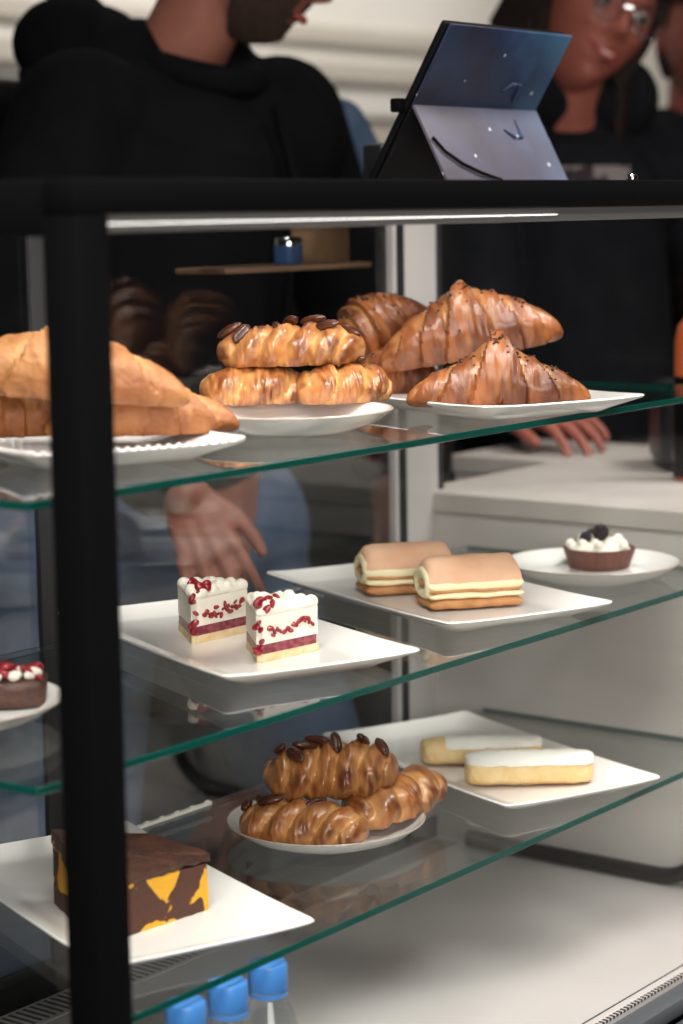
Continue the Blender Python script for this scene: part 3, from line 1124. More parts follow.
# ================================================================= WATER BOTTLES
bprof_h = SZ[2]-.012-DZ
for i, (px, py) in enumerate(((186, 1012), (228, 992), (268, 972))):
    p = at(px, py, z=SZ[2]-.020)
    p.y = max(p.y, 1.008)
    t = thing('water_bottle', ['clear water bottle with blue cap nearest the black post', 'clear water bottle with blue cap between the two others',
                               'clear water bottle with blue cap farthest from the black post'][i], 'bottle', (p.x, p.y, DZ+.001), 0, 'small water bottles on the deck')
    if i == 0:
        H = bprof_h
        bm = bmesh.new()
        lathe(bm, [(0, .003), (.015, .0), (.022, .003), (.0245, .010), (.0245, .030), (.0235, .034), (.0245, .038), (.0245, H-.062), (.0235, H-.054), (.0195, H-.042),
                   (.0145, H-.032), (.0125, H-.026), (.0125, H-.006)], 40)
        b0 = obj('bottle_body', bm, M['bottle'], t)
        bm = bmesh.new()
        lathe(bm, [(0, .004), (.021, .005), (.0235, .011), (.0235, H-.064), (.0185, H-.044), (0, H-.043)], 32)
        w0 = obj('water', bm, M['water'], t)
        bm = bmesh.new()
        prof = [(.0146, H-.022), (.0150, H-.021), (.0148, H-.003), (.0140, H-.001), (0, H)]
        NA = 80
        rows = []
        for r, z in prof:
            if r == 0: rows.append([bm.verts.new((0, 0, z))]); continue
            rows.append([bm.verts.new(((r+.0003*(k % 2))*cos(2*pi*k/NA), (r+.0003*(k % 2))*sin(2*pi*k/NA), z)) for k in range(NA)])
        for a, b in zip(rows, rows[1:]):
            for k in range(NA):
                k2 = (k+1) % NA
                bm.faces.new((a[k], a[k2], b[0]) if len(b) == 1 else (a[k], a[k2], b[k2], b[k]))
        c0 = obj('bottle_cap', bm, M['caps'], t)
        bm = bmesh.new()
        lathe(bm, [(.0142, H-.0265), (.0150, H-.0262), (.0150, H-.0235), (.0142, H-.0232)], 48)
        r0 = obj('cap_ring', bm, M['caps'], t)
        parts = (b0, w0, c0, r0)
    else:
        for s in parts:
            o = s.copy(); C.objects.link(o); o.parent = t

# ================================================================= TUBE AT THE FOOT OF THE GREY WALL
tx = 1.972
pa = [at(x, y, X=tx) for x, y in ((470, 830), (530, 848), (590, 865), (656, 877.5))]
pts = []
y1 = pa[-1].y
zb_ = DZ+.0095
pts = [(tx, 1.335, zb_), (tx, 1.25, zb_), (tx, 1.16, zb_), (tx, y1-.004, zb_)]
for k in range(1, 9):
    a = pi/2*k/8
    pts.append((tx, y1-.004-.060*sin(a), zb_+.060*(1-cos(a))))
pts += [(tx, y1-.064, zb_+.12)]
tag(obj('bent_tube', tube(bmesh.new(), pts, .0088, 14), M['tube']), 'black bent tube along the foot of the grey wall, turning upward at its near end', 'tube')

# ================================================================= TABLET ON THE CASE
tz = TOPZ
t = thing('tablet', 'tablet folded up in a dark blue starry cover, standing on the case top', 'tablet', (1.800, 1.235, tz))
XL, XR = -.100, .112


def sheet(p0, p1, th, x0, x1, bev=.003):
    """board spanning from the line p0=(y,z) to p1 with thickness th, local to the tablet"""
    d = Vector((0, p1[0]-p0[0], p1[1]-p0[1]))
    L = d.length
    ang = math.atan2(d.z, d.y)
    bm = bx((x0, 0, -th/2), (x1, L, th/2), bev, 3)
    bmesh.ops.transform(bm, matrix=Matrix.Translation((0, p0[0], p0[1])) @ Matrix.Rotation(ang, 4, 'X'), verts=bm.verts)
    return bm


foot, head, crease = (.022, .006), (-.068, .152), (-.022, .078)
obj('screen_slab', sheet((foot[0]+.004, foot[1]), (head[0]+.004, head[1]), .008, XL, XR), M['screen'], t)
# the cover parts keep their own frames so that the print lies on them
def cover(name, p0, p1, th, mm, off):
    d = Vector((0, p1[0]-p0[0], p1[1]-p0[1])); L = d.length
    o = obj(name, bx((XL-.002, 0, -th/2), (XR+.002, L, th/2), .0015, 2), mm, t)
    o.location = (0, p0[0]+off[0], p0[1]+off[1]); o.rotation_euler = (math.atan2(d.z, d.y), 0, 0)
    return o
cover('upper_cover', crease, head, .003, M['galaxy'], (-.0045, -.003))
cover('lower_back', foot, crease, .003, M['screen'], (-.0045, -.003))
cover('folded_flap', (-.062, .003), crease, .004, M['galaxy2'], (-.006, -.002))
fl0, fl1 = Vector((0, crease[0]-.0105, crease[1]-.002)), Vector((0, -.0725, .003))
bm = bmesh.new()
tube(bm, [fl0.lerp(fl1, a)+Vector((XL+b, 0, 0)) for a, b in ((.42, 0), (.60, .010), (.76, .030), (.88, .056), (.97, .085))], .0016, 8)
obj('elastic_band', bm, M['black'], t)
for (p0, p1, off, sy) in ((crease, head, (-.0068, -.0042), 1), (crease, (-.062, .003), (-.0098, -.0035), 1)):
    bm = bmesh.new()
    tube(bm, [(.034, .022, 0), (.046, .030, 0), (.060, .030, 0), (.062, .010, 0)], [.0008, .0022, .0026, .0006], 6)
    d_ = Vector((0, p1[0]-p0[0], p1[1]-p0[1]))
    o = obj('bird_print', bm, M['galaxy'], t)
    o.location = (0, p0[0]+off[0], p0[1]+off[1]); o.rotation_euler = (math.atan2(d_.z, d_.y), 0, 0)
o = obj('cover_clip', bx((-.006, -.006, -.007), (.006, .006, .006), .002), M['black'], t); o.location = (XL-.003, -.012, .077)

pb2 = at(386, 150, Y=1.335)
bm = bx((-.024, -.014, 0), (.024, .014, .046), .005, 3)
tag(obj('black_block', bm, M['bag'], loc=(pb2.x, 1.335, TOPZ)), 'small black block standing on the case top behind the left edge of the tablet', 'box')
tag(obj('chrome_pin', lathe(bmesh.new(), [(0, .0), (.005, 0), (.0055, .003), (.004, .0055), (0, .0065)], 20), M['chrome'], loc=at(632, 177, Y=.95).xy.to_3d()+Vector((0, 0, TOPZ))),
    'tiny bright round pin on the black top bar, right of the tablet', 'pin')

# ================================================================= BEHIND THE CASE: small items
p = at(322, 250, Y=1.475)
t = thing('card_box', 'small brown cardboard box on the wooden ledge behind the top shelf', 'box', (at(324, 250, Y=1.475).x, 1.480, 1.304))
obj('box_body', bx((-.027, -.020, 0), (.027, .020, .044), .001), M['kraft'], t)
obj('box_lid', bx((-.028, -.021, .036), (.028, .021, .046), .001), M['kraft'], t)
t = thing('blue_tin', 'small round blue tin beside the cardboard box on the wooden ledge', 'tin', (at(288, 250, Y=1.475).x, 1.475, 1.304))
obj('tin_body', lathe(bmesh.new(), [(0, 0), (.015, 0), (.0155, .002), (.0155, .024), (0, .024)], 28), M['blue_can'], t)
obj('tin_lid', lathe(bmesh.new(), [(.0162, .020), (.0162, .027), (.015, .029), (0, .029)], 28), M['chrome'], t)

xa, xb, xc = at(0, 230, Y=2.62).x, at(398, 230, Y=2.62).x, at(505, 230, Y=2.62).x
for nm, x0, x1, mm, lab in (('dark', xa-.5, xb, 'table_black', 'long black cabinet standing behind the bearded person'),
                            ('beige', xb+.004, xc, 'cab_beige', 'beige brown cabinet behind the aluminium rear post')):
    t = thing('cabinet', lab, 'cabinet', ((x0+x1)/2, 2.82, 0))
    hw = (x1-x0)/2
    obj('cabinet_body', bx((-hw, -.18, .06), (hw, .20, 1.325), .003), M[mm], t)
    obj('cabinet_top', bx((-hw, -.205, 1.325), (hw, .21, 1.350), .003), M['table_black'], t)
    obj('plinth', bx((-hw+.02, -.16, 0), (hw-.02, .19, .06)), M['table_black'], t)
    nd = max(1, round(2*hw/.5))
    for k in range(nd):
        d0, d1 = -hw+2*hw*k/nd+.003, -hw+2*hw*(k+1)/nd-.003
        d = obj('door', bx((d0, -.200, .075), (d1, -.181, 1.318), .002), M[mm], t)
        obj('door_handle', tube(bmesh.new(), [(d1-.04, -.215, .80), (d1-.04, -.215, .94)], .005, 8), M['chrome'], d)

# things on the grey counter at the right
t = thing('handbag', 'black leather handbag with chrome trim on the grey counter, at the right edge', 'bag', (2.36, 1.22, wz+.001), SCR)
bm = bx((-.085, -.06, 0), (.12, .06, .105), .02, 4)
obj('bag_body', bm, M['bag'], t)
bm = bmesh.new()
tube(bm, [(-.06+.075*(1-cos(pi*k/12)), -.062, .075+.06*sin(pi*k/12)) for k in range(13)], .004, 8)
obj('bag_handle', bm, M['bag'], t)
obj('chrome_clasp', bx((-.072, -.066, .012), (-.045, -.058, .040), .002), M['chrome'], t)
obj('chrome_bar', bx((-.03, -.064, .072), (.035, -.059, .078), .001), M['chrome'], t)
t = thing('orange_bottle', 'tall orange plastic bottle standing at the right edge on the grey counter', 'bottle', (at(699, 480, z=wz).x, at(699, 480, z=wz).y, wz+.001))
obj('bottle_body', lathe(bmesh.new(), [(0, 0), (.027, 0), (.029, .004), (.029, .16), (.025, .178), (.013, .192), (.013, .20)], 32), M['orange'], t)
obj('bottle_label', lathe(bmesh.new(), [(.0292, .004), (.0294, .006), (.0294, .118), (.0292, .120)], 32), M['black'], t)
obj('bottle_cap', lathe(bmesh.new(), [(.0145, .196), (.0145, .218), (.013, .221), (0, .221)], 32), M['black'], t)


# ================================================================= PEOPLE
def head_bm(bm, mw, jaw=.30, nose=1., smile=0.):
    """a head with a face, about 0.235 tall, face along local +y, added to bm through matrix mw"""
    NU, NV = 128, 96
    g = lambda x, z, cx, cz, sx, sz: exp(-((x-cx)/sx)**2-((z-cz)/sz)**2)
    rows = []
    for j in range(NV+1):
        th = pi*j/NV
        row = []
        for i in range(NU):
            ph = 2*pi*i/NU
            dx, dy, dz = sin(th)*cos(ph), sin(th)*sin(ph), cos(th)
            x, y, z = dx*.075, dy*.094, dz*.118
            if dz < 0:
                s = -dz
                x *= 1-jaw*s**1.6
                y *= (1-.06*s) if dy > 0 else (1-.42*s)
                if dy > 0:
                    y += .010*s*s
            if dy > 0:
                x *= 1.0+.04*dy
                y -= .006*max(0, dy)**2
                w = min(1, dy*2.5)
                b = .024*nose*g(x, z, 0, -.024, .0105, .0115)+.013*nose*g(x, z, 0, .000, .009, .022)
                b += .008*(g(x, z, .0125, -.028, .007, .007)+g(x, z, -.0125, -.028, .007, .007))
                b -= .011*(g(x, z, .031, .006, .015, .010)+g(x, z, -.031, .006, .015, .010))
                b += .006*(g(x, z, .030, .027, .021, .007)+g(x, z, -.030, .027, .021, .007))
                b += .006*(1+smile)*(g(x, z, .042, -.026, .019, .017)+g(x, z, -.042, -.026, .019, .017))
                b += .006*g(x, z, 0, -.053, .021, .0055)+.006*g(x, z, 0, -.066, .018, .006)-.005*g(x, z, 0, -.0593, .024, .0028)
                b += .009*g(x, z, 0, -.097, .020, .015)-.003*g(x, z, 0, -.080, .02, .005)
                y += b*w
            row.append(bm.verts.new(mw @ Vector((x, y, z))))
        rows.append(row)
    for a, b in zip(rows, rows[1:]):
        for i in range(NU):
            bm.faces.new((a[i], b[i], b[(i+1) % NU], a[(i+1) % NU]))
    for sx in (-1, 1):                                         # ears
        ball(bm, mw @ Vector((sx*.077, -.008, -.006)), (.010, .019, .030), 14, 10, mw.to_3x3() @ Matrix.Rotation(sx*.25, 3, 'Z'))


def frame_from(fw, roll=0., pitch=0.):
    """rotation whose +y looks along the level direction fw, tipped down by pitch and sideways by roll"""
    f = Vector((fw[0], fw[1], 0)).normalized()
    r = f.cross(Vector((0, 0, 1)))
    base = Matrix((r, f, Vector((0, 0, 1)))).transposed()
    return base @ Matrix.Rotation(-pitch, 3, 'X') @ Matrix.Rotation(roll, 3, 'Y')


def hand(bm, wrist, fdir, back, thumb_side=1, curl=.25, splay=.13, sc=1.):
    """palm, four unequal bent fingers and a thumb; fdir along the fingers, back = outward normal of the back of the hand"""
    x = Vector(fdir).normalized()
    zv = Vector(back); zv = (zv-x*zv.dot(x)).normalized()
    y = zv.cross(x)*thumb_side
    o = Vector(wrist)
    W = lambda a, b, c: o+(x*a+y*b+zv*c)*sc
    cap_ = lambda bm_, p0, r0, p1, r1, n_, k_: capsule(bm_, p0, r0*sc, p1, r1*sc, n_, k_)
    for yy, r0, r1 in ((.026, .0125, .0130), (.009, .0140, .0140), (-.009, .0140, .0135), (-.025, .0125, .0115)):
        cap_(bm, W(.004, yy*.72, 0), r0, W(.080-abs(yy)*.16, yy*1.12, .001), r1*.9, 14, 4)
    for yy, l, r in ((.030, .072, .0088), (.0105, .080, .0092), (-.0100, .074, .0088), (-.0300, .058, .0078)):
        a = yy/.03*splay
        p = Vector((.082-abs(yy)*.16, yy*1.12, .001)); b = 0.
        for k, f in enumerate((.45, .32, .23)):
            b += curl*(1+.3*k)
            d = Vector((cos(a)*cos(b), sin(a)*cos(b), -sin(b)))
            q = p+d*l*f
            cap_(bm, W(*p), r*(1-.10*k), W(*q), r*(.93-.10*k), 14, 4)
            p = q
    cap_(bm, W(.012, .022, -.003), .0145, W(.046, .046, -.008), .0115, 14, 4)
    cap_(bm, W(.046, .046, -.008), .0108, W(.074, .056, -.014), .0096, 14, 4)
    cap_(bm, W(.074, .056, -.014), .0096, W(.096, .058, -.020), .0080, 14, 4)


def shell_from(bm, mw, cond, grow, jaw, res=64):
    """patch of a head-shaped shell (hair, beard) lying outside the head where cond(dx, dy, dz) holds"""
    NU, NV = res*2, res
    rows = []
    for j in range(NV+1):
        th = pi*j/NV
        row = []
        for i in range(NU):
            ph = 2*pi*i/NU
            d = (sin(th)*cos(ph), sin(th)*sin(ph), cos(th))
            row.append(d)
        rows.append(row)

    def pos(d, g):
        dx, dy, dz = d
        x, y, z = dx*(.075+g), dy*(.094+g), dz*(.118+g)
        if dz < 0:
            s = -dz
            x *= 1-jaw*s**1.6
            y *= (1-.06*s) if dy > 0 else (1-.42*s)
            if dy > 0:
                y += .010*s*s+.009*exp(-((x)/.020)**2-((z+.097)/.015)**2)
        return mw @ Vector((x, y, z))
    vo, vi = {}, {}
    used = set()
    for j in range(NV):
        for i in range(NU):
            q = [(j, i), (j+1, i), (j+1, (i+1) % NU), (j, (i+1) % NU)]
            if all(cond(*rows[a][b]) for a, b in q):
                used.add((j, i))
    def gv(dct, k, g):
        if k not in dct:
            d = rows[k[0]][k[1]]
            dct[k] = bm.verts.new(pos(d, g(d)))
        return dct[k]
    inner = lambda d: -.004
    for j, i in used:
        q = [(j, i), (j+1, i), (j+1, (i+1) % NU), (j, (i+1) % NU)]
        bm.faces.new([gv(vo, k, grow) for k in q])
        bm.faces.new([gv(vi, k, inner) for k in q[::-1]])
        for a, b, nb in ((q[0], q[1], (j, (i-1) % NU)), (q[1], q[2], (j+1, i)), (q[2], q[3], (j, (i+1) % NU)), (q[3], q[0], (j-1, i))):
            if nb not in used:
                bm.faces.new((gv(vo, b, grow), gv(vo, a, grow), gv(vi, a, inner), gv(vi, b, inner)))
    return bm


def eyes(parent, mw):
    for sx in (-1, 1):
        bm = bmesh.new(); ball(bm, mw @ Vector((sx*.031, .074, .006)), .0125, 16, 12)
        e = obj('eye', bm, M['eye'], parent)
        bm = bmesh.new(); ball(bm, mw @ Vector((sx*.031, .0845, .005)), (.0058, .0035, .0058), 12, 8, mw.to_3x3())
        obj('iris', bm, M['iris'], e)


# ---------------- the man behind the case
MS = Vector((.018, -.005, -.002))
man = thing('person', 'bearded person in black jacket looking down, one hand low behind the case', 'person', (0, 0, 0))
hr = frame_from((.42, -.90), 0., .50)
hc = Vector((2.100, 1.735, 1.690))
mw = Matrix.Translation(hc) @ hr.to_4x4()
bm = bmesh.new()
head_bm(bm, mw, .26)
neck0, neck1 = Vector((2.075, 1.79, 1.645)), Vector((2.06, 1.88, 1.50))
capsule(bm, neck0, .055, neck1, .062)
pelvis = at(140, 600, Y=1.85)-MS; pelvis.z = .95; chest = Vector((2.04, 1.87, 1.36))
capsule(bm, pelvis, .15, chest, .16)
capsule(bm, chest+Vector((-.15, 0, .09)), .07, chest+Vector((.16, -.02, .10)), .07)
shR, shL = Vector((1.910, 1.865, 1.475)), Vector((2.245, 1.83, 1.480))
elR, elL = Vector((1.765, 1.895, 1.215)), Vector((2.335, 1.79, 1.245))
wrR, wrL = at(184, 496, Y=1.555)-MS, Vector((2.30, 1.70, 1.02))
for a, b, c in ((shR, elR, wrR), (shL, elL, wrL)):
    capsule(bm, a, .055, b, .044); capsule(bm, b, .042, c, .029)
hand(bm, wrR, (-.10, -.55, -.83), (-.72, -.45, .38), 1, .26, .09, .92)
hand(bm, wrL, (-.1, -.2, -.95), (.9, -.2, .1), -1)
hr_, hl_ = at(66, 640, Y=1.83)-MS, at(215, 640, Y=1.84)-MS
kr, kl = at(58, 800, Y=1.80)-MS, at(330, 800, Y=1.77)-MS
hips = [(Vector((hr_.x, hr_.y, .92)), Vector((kr.x, kr.y, .52)), Vector((kr.x-.02, kr.y+.06, .09))), (Vector((hl_.x, hl_.y, .92)), Vector((kl.x, kl.y, .52)), Vector((kl.x+.02, kl.y+.06, .09)))]
for a, b, c in hips:
    capsule(bm, a, .088, b, .060); capsule(bm, b, .058, c, .040)
    capsule(bm, c+Vector((0, .03, -.045)), .035, c+Vector((-.02, -.16, -.052)), .033)
remeshed('body', bm, M['skin'], man, .0042, 3)
# jacket
bm = bmesh.new()
capsule(bm, (pelvis.x, 1.855, 1.10), .165, (2.045, 1.87, 1.36), .188, 28)
capsule(bm, shR+Vector((.05, .02, -.03)), .115, shL+Vector((-.05, 0, -.03)), .118, 24)
capsule(bm, (1.97, 1.92, 1.47), .10, (2.17, 1.90, 1.49), .10, 24)
capsule(bm, (2.01, 1.90, 1.525), .082, (2.14, 1.875, 1.530), .080, 24)
for a, b, c in ((shR, elR, wrR), (shL, elL, wrL)):
    capsule(bm, a, .088, b, .070); capsule(bm, b, .068, c+(b-c)*.10, .047)
ball(bm, (1.985, 1.960, 1.575), (.070, .07, .06), 24, 16)      # hood lying on the back
ball(bm, (2.03, 1.965, 1.565), (.09, .07, .065), 24, 16)
jk = remeshed('jacket', bm, M['jacket'], man, .007, 5)
bm = bmesh.new()
tube(bm, [(2.085, 1.705, 1.49), (2.075, 1.672, 1.40), (2.065, 1.672, 1.30), (2.055, 1.676, 1.20)], .006, 8)
obj('zip', bm, M['zip'], man)
bm = bmesh.new()
capsule(bm, at(338, 128, Y=1.80)-MS, .040, at(372, 196, Y=1.80)-MS, .045)
obj('shirt_sleeve', bm, M['jeans'], man)
bm = bmesh.new()
for k in range(24):
    a0, a1 = 2*pi*k/24, 2*pi*(k+1)/24
pts = [(2.078+.078*cos(2*pi*k/24), 1.835+.078*sin(2*pi*k/24), 1.545+.025*sin(2*pi*k/24)) for k in range(25)]
tube(bm, pts, .020, 10, False)
obj('collar', bm, M['jacket'], man)
bm = bmesh.new()
for a, b, c in hips:
    capsule(bm, a, .118, b, .085); capsule(bm, b, .083, c, .070)
capsule(bm, hips[0][0]+Vector((0, 0, .03)), .13, hips[1][0]+Vector((0, 0, .03)), .13)
remeshed('jeans', bm, M['jeans'], man, .008, 4)
for a, b, c in hips:
    bm = bmesh.new()
    capsule(bm, c+Vector((0, .03, -.040)), .047, c+Vector((-.02, -.17, -.046)), .042)
    for v in bm.verts: v.co.z = max(v.co.z, .002)
    obj('shoe', bm, M['black'], man)
bm = bmesh.new()
shell_from(bm, mw, lambda x, y, z: (z > .38 and y < .75) or (y < -.15 and z > -.35) or (z > .12 and y < .05), lambda d: .012+.004*nz(*d, 4, 2), .26)
obj('hair', bm, M['hair'], man)
bm = bmesh.new()
def beard_c(x, y, z):
    if not (z < -.10 and y > .05 and z > -.97): return False
    if z > -.30 and abs(x) < .62: return False
    if -.60 < z < -.42 and abs(x) < .26 and y > .4: return False
    if z > -.44 and abs(x) < .38: return False
    return True
shell_from(bm, mw, beard_c, lambda d: .0045+.0015*nz(*d, 14, 5), .26, 72)
obj('beard', bm, M['beard'], man)
bm = bmesh.new()
tube(bm, [mw @ Vector((x*.021, .090-.010*x*x, -.059+.0015*x*x)) for x in (-1, -.5, 0, .5, 1)], [.002, .0048, .0055, .0048, .002], 8)
obj('lips', bm, M['lips'], man)
eyes(man, mw)
man.location = MS
# backpack
t = thing('backpack', 'black backpack with a red tag on the back of the bearded person', 'bag', (2.03, 2.15, 1.24))
bm = bmesh.new()
box(bm, (-.15, -.05, -.22), (.15, .10, .30), .06, 4)
remeshed('pack_body', bm, M['pack'], t, .01, 3)
bm = bmesh.new()
tube(bm, [(.05, -.05, .30), (.05, -.09, .385), (.05, -.16, .385), (.05, -.23, .33)], .018, 10)
obj('strap', bm, M['pack'], t)
obj('red_tag', bx((.028, -.155, .396), (.060, -.105, .408), .003), M['red'], t)

# ---------------- the smiling woman with glasses
woman = thing('person', 'smiling person with round glasses and dark hair, in a charcoal hoodie beside the tablet', 'person', (0, 0, 0))
hr = frame_from((-.52, -.85), -.42, .10)
hc = Vector((2.765, 1.62, 1.628))
hc += Vector((-.052, -.01, .004))
mw2 = Matrix.Translation(hc) @ hr.to_4x4()
bm = bmesh.new()
head_bm(bm, mw2, .30, .9, .7)
capsule(bm, (2.705, 1.645, 1.57), .050, (2.75, 1.69, 1.43), .055)
chest = Vector((2.76, 1.70, 1.33))
capsule(bm, (2.80, 1.71, .95), .145, chest, .13)
capsule(bm, chest+Vector((-.12, .05, .09)), .06, chest+Vector((.12, -.05, .09)), .06)
sR, sL = Vector((2.615, 1.78, 1.435)), Vector((2.935, 1.62, 1.425))
eR, eL = Vector((2.50, 1.66, 1.12)), Vector((3.01, 1.45, 1.10))
wR, wL = Vector((2.43, 1.56, 1.095)), Vector((2.90, 1.40, .98))
for a, b, c in ((sR, eR, wR), (sL, eL, wL)):
    capsule(bm, a, .050, b, .039); capsule(bm, b, .038, c, .026)
hand(bm, wR, (-.25, -.95, -.10), (-.1, -.1, 1.0), -1, .22)
hand(bm, wL, (-.75, -.55, -.1), (.1, -.1, 1.0), 1, .2)
lg = [(Vector((2.72, 1.74, .90)), Vector((2.72, 1.72, .49)), Vector((2.72, 1.76, .09))), (Vector((2.88, 1.68, .90)), Vector((2.89, 1.64, .49)), Vector((2.89, 1.68, .09)))]
for a, b, c in lg:
    capsule(bm, a, .085, b, .056); capsule(bm, b, .054, c, .038)
    capsule(bm, c+Vector((0, .03, -.047)), .033, c+Vector((-.05, -.14, -.054)), .031)
remeshed('body', bm, M['skin2'], woman, .0042, 3)
bm = bmesh.new()
capsule(bm, (2.80, 1.71, .93), .175, chest, .162, 28)
capsule(bm, sR+Vector((.05, -.02, -.03)), .095, sL+Vector((-.05, .02, -.03)), .095, 24)
capsule(bm, (2.665, 1.705, 1.530), .060, (2.81, 1.635, 1.515), .066, 24)
ball(bm, (2.80, 1.78, 1.50), (.13, .08, .06), 24, 16)
for a, b, c in ((sR, eR, wR), (sL, eL, wL)):
    capsule(bm, a, .078, b, .062); capsule(bm, b, .060, c+(b-c)*.12, .043)
remeshed('hoodie', bm, M['jacket2'], woman, .007, 5)
bm = bmesh.new()
for a, b, c in lg:
    capsule(bm, a, .112, b, .076); capsule(bm, b, .074, c, .062)
capsule(bm, lg[0][0], .12, lg[1][0], .12)
remeshed('trousers', bm, M['jacket'], woman, .008, 4)
for a, b, c in lg:
    bm = bmesh.new()
    capsule(bm, c+Vector((0, .03, -.042)), .044, c+Vector((-.05, -.15, -.048)), .038)
    for v in bm.verts: v.co.z = max(v.co.z, .002)
    obj('shoe', bm, M['black'], woman)
bm = bmesh.new()
shell_from(bm, mw2, lambda x, y, z: (z > .42 and y < .86) or (z > .10 and y < .34) or (y < .16 and z > -.62), lambda d: .018+.004*nz(*d, 3, 7), .05)
for sx in (-1, 1):
    for k in range(5):
        a0 = mw2 @ Vector((sx*(.066+.006*k), -.002-.016*k, .035)); 
        a1 = mw2 @ Vector((sx*(.077+.004*k), -.008-.016*k, -.06))
        a2 = hc+hr @ Vector((sx*(.082), -.02-.016*k, -.06))+Vector((0, 0, -.09))
        tube(bm, [a0, a1, a2], [.014, .020, .011], 10)
obj('hair', bm, M['hair'], woman)
bm = bmesh.new()
mouth = [(x*.025, .0895-.0135*x*x, -.0590+.0085*x*x) for x in (-1, -.6, -.2, .2, .6, 1)]
tube(bm, [mw2 @ Vector((a, b-.001, c+.0045*(1-abs(a)/.026))) for a, b, c in mouth], [.0014, .0028, .0036, .0036, .0028, .0014], 8)
tube(bm, [mw2 @ Vector((a, b-.001, c-.0065*(1-abs(a)/.026))) for a, b, c in mouth], [.0014, .0034, .0044, .0044, .0034, .0014], 8)
obj('lips', bm, M['lips'], woman)
bm = bmesh.new()
tube(bm, [mw2 @ Vector((a*.85, b-.002, c-.001)) for a, b, c in mouth], [.001, .003, .0042, .0042, .003, .001], 8)
obj('teeth', bm, M['teeth'], woman)
eyes(woman, mw2)
gl = None
bm = bmesh.new()
for sx in (-1, 1):
    tube(bm, [mw2 @ Vector((sx*.033+.0235*cos(2*pi*k/32), .098, .002+.0225*sin(2*pi*k/32))) for k in range(33)], .0013, 8, False)
    tube(bm, [mw2 @ Vector((sx*.0565, .097, .006)), mw2 @ Vector((sx*.078, .03, .008)), mw2 @ Vector((sx*.079, -.012, .004))], .0014, 6)
tube(bm, [mw2 @ Vector((-.0095, .098, .006)), mw2 @ Vector((0, .102, .009)), mw2 @ Vector((.0095, .098, .006))], .0013, 6)
gf = obj('glasses', bm, M['chrome'], woman)
for sx in (-1, 1):
    bm = bmesh.new()
    q = lathe(bm, [(0, .0012), (.012, .0009), (.0228, 0), (.0228, -.0008), (.012, 0), (0, .0004)], 32)
    bmesh.ops.transform(bm, matrix=mw2 @ Matrix.Translation((sx*.033, .098, .002)) @ Matrix.Rotation(-pi/2, 4, 'X'), verts=bm.verts)
    obj('lens', bm, M['lens'], gf)
# print on the hoodie front
ft = Vector((-.52, -.85, 0)).normalized(); rt = ft.cross(Vector((0, 0, 1)))
pb_ = bmesh.new()
rows = []
for j in range(7):
    row = []
    for i in range(15):
        a = -.16+.66*i/14
        dirv = ft*cos(a)+rt*sin(a)
        c = Vector((2.77, 1.705, 1.372+.045*j/6))
        row.append(pb_.verts.new(c+dirv*.168))
    rows.append(row)
for a, b in zip(rows, rows[1:]):
    for i in range(14):
        pb_.faces.new((a[i], a[i+1], b[i+1], b[i]))
bmesh.ops.solidify(pb_, geom=pb_.faces[:], thickness=.002)
obj('shirt_print', pb_, M['shirt_print'], woman)

# ---------------- third person at the right edge
third = thing('person', 'person in black cut off by the right edge, standing behind the smiling one', 'person', (0, 0, 0))
hr = frame_from((-.75, -.66), -.05, .12)
T3 = at(706, 12, Y=1.85)-Vector((3.175, 1.585, 1.655)); T3.z = 0
hc = Vector((3.175, 1.585, 1.655))
mw3 = Matrix.Translation(hc) @ hr.to_4x4()
bm = bmesh.new()
head_bm(bm, mw3, .28)
capsule(bm, hc+Vector((.03, .03, -.06)), .052, (3.22, 1.63, 1.42), .058)
capsule(bm, (3.22, 1.65, .95), .15, (3.22, 1.64, 1.30), .14)
for a, b, c in ((Vector((3.06, 1.76, 1.40)), Vector((3.02, 1.80, 1.12)), Vector((3.0, 1.72, .90))), (Vector((3.37, 1.53, 1.40)), Vector((3.42, 1.50, 1.12)), Vector((3.36, 1.40, .90)))):
    capsule(bm, a, .052, b, .042); capsule(bm, b, .040, c, .028)
hand(bm, (3.0, 1.72, .90), (-.05, -.1, -1), (-.9, .3, 0), 1)
hand(bm, (3.36, 1.40, .90), (-.05, -.1, -1), (.9, -.3, 0), -1)
l3 = [(Vector((3.14, 1.72, .90)), Vector((3.14, 1.70, .49)), Vector((3.14, 1.73, .09))), (Vector((3.30, 1.58, .90)), Vector((3.31, 1.55, .49)), Vector((3.31, 1.58, .09)))]
for a, b, c in l3:
    capsule(bm, a, .088, b, .058); capsule(bm, b, .056, c, .040)
    capsule(bm, c+Vector((0, .03, -.047)), .033, c+Vector((-.08, -.12, -.054)), .031)
remeshed('body', bm, M['skin2'], third, .0048, 3)
bm = bmesh.new()
capsule(bm, (3.22, 1.65, .93), .18, (3.22, 1.64, 1.30), .175, 28)
capsule(bm, (3.10, 1.73, 1.385), .105, (3.33, 1.56, 1.385), .105, 24)
capsule(bm, (3.16, 1.67, 1.46), .075, (3.27, 1.60, 1.46), .075, 24)
for a, b, c in ((Vector((3.06, 1.76, 1.40)), Vector((3.02, 1.80, 1.12)), Vector((3.0, 1.72, .90))), (Vector((3.37, 1.53, 1.40)), Vector((3.42, 1.50, 1.12)), Vector((3.36, 1.40, .90)))):
    capsule(bm, a, .085, b, .066); capsule(bm, b, .064, c+(b-c)*.12, .045)
remeshed('jacket', bm, M['jacket'], third, .008, 5)
bm = bmesh.new()
for a, b, c in l3:
    capsule(bm, a, .115, b, .08); capsule(bm, b, .078, c, .065)
capsule(bm, l3[0][0], .125, l3[1][0], .125)
remeshed('trousers', bm, M['jacket2'], third, .009, 4)
bm = bmesh.new()
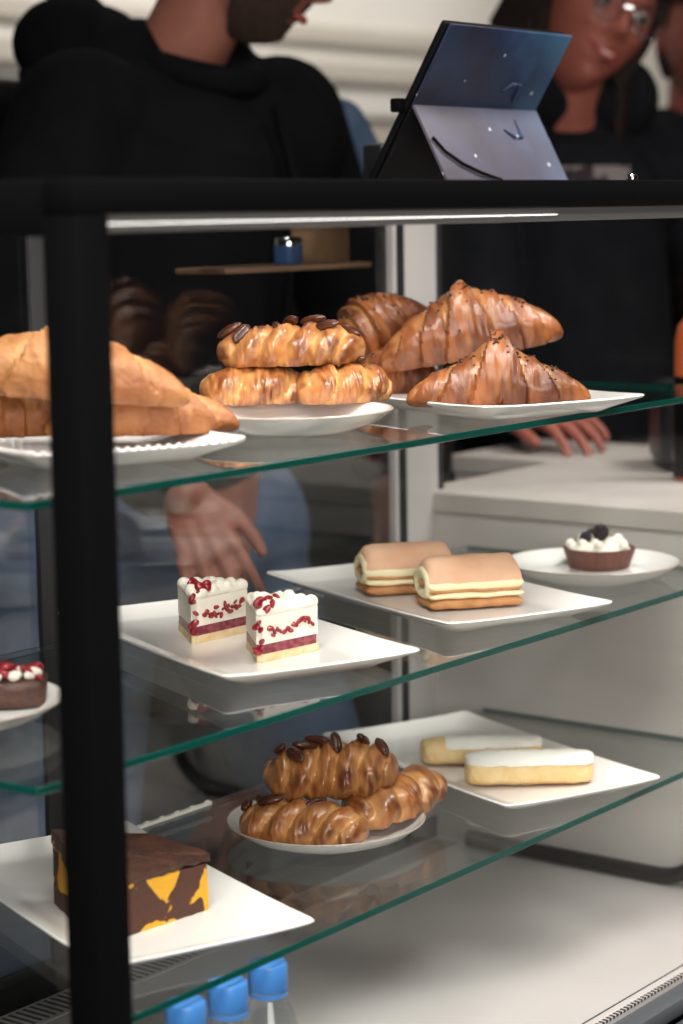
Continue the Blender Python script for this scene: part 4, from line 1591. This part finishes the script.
shell_from(bm, mw3, lambda x, y, z: (z > .45 and y < .8) or (z > .05 and y < .12) or (y < -.2 and z > -.6), lambda d: .014, .1)
obj('hair', bm, M['hair'], third)
eyes(third, mw3)
bm = bmesh.new()
tube(bm, [mw3 @ Vector((x*.022, .090-.010*x*x, -.059)) for x in (-1, -.5, 0, .5, 1)], [.002, .0048, .0055, .0048, .002], 8)
obj('lips', bm, M['lips'], third)
third.location = T3

for who, base in ((man, Vector((2.06, 1.83, 0))), (woman, Vector((2.80, 1.70, 0))), (third, Vector((3.22, 1.64, 0)))):
    who.location += base
    for ch in who.children:
        ch.location -= base

# ================================================================= LIGHT
def area(name, loc, rot, sx, sy, power, col=(1, .93, .85)):
    d = bpy.data.lights.new(name, 'AREA')
    d.shape = 'RECTANGLE'; d.size = sx; d.size_y = sy; d.energy = power; d.color = col
    o = bpy.data.objects.new(name, d); C.objects.link(o)
    o.location = loc; o.rotation_euler = rot
    return o


# the strip light under the top bar, shining down and into the case
area('strip_glow', (1.30, YF+.024, 1.347), (math.radians(28), 0, 0), .62, .012, .55, (1, .94, .87))
# ceiling lamps: over the case, along the back wall, over the hall
area('lamp_over_case', (2.35, .30, 2.9), (math.radians(16), math.radians(10), 0), 1.3, .6, 9, (1, .95, .905)).data.spread = math.radians(70)
area('lamp_over_case', (.45, .45, 2.9), (math.radians(12), math.radians(-22), 0), 1.6, .9, 17, (1, .95, .905)).data.spread = math.radians(70)
area('front_fill_light', (-.9, -1.5, 1.95), (math.radians(78), 0, math.radians(-38)), 1.8, 1.3, 66, (1, .95, .9))  # added fill light for the lower shelves; there is no window
area('lamp_back_wall', (5.6, 4.2, 3.0), (math.radians(38), 0, 0), 4.2, .5, 34, (1, .96, .9)).data.spread = math.radians(130)
area('lamp_hall', (3.2, 2.6, 3.0), (0, 0, 0), 1.4, .6, 6, (1, .95, .905))

w = bpy.data.worlds.new('world')
bpy.context.scene.world = w
w.use_nodes = True
w.node_tree.nodes['Background'].inputs['Color'].default_value = (.5, .5, .5, 1)
w.node_tree.nodes['Background'].inputs['Strength'].default_value = .05

sc = bpy.context.scene
sc.view_settings.view_transform = 'Standard'
sc.view_settings.look = 'None'
sc.view_settings.gamma = 1
sc.view_settings.use_curve_mapping = False
sc.view_settings.exposure = 0.25
sc.cycles.use_denoising = True
sc.cycles.max_bounces = 12
sc.cycles.transparent_max_bounces = 24
sc.cycles.sample_clamp_indirect = 6
sc.cycles.caustics_reflective = False
sc.cycles.caustics_refractive = False
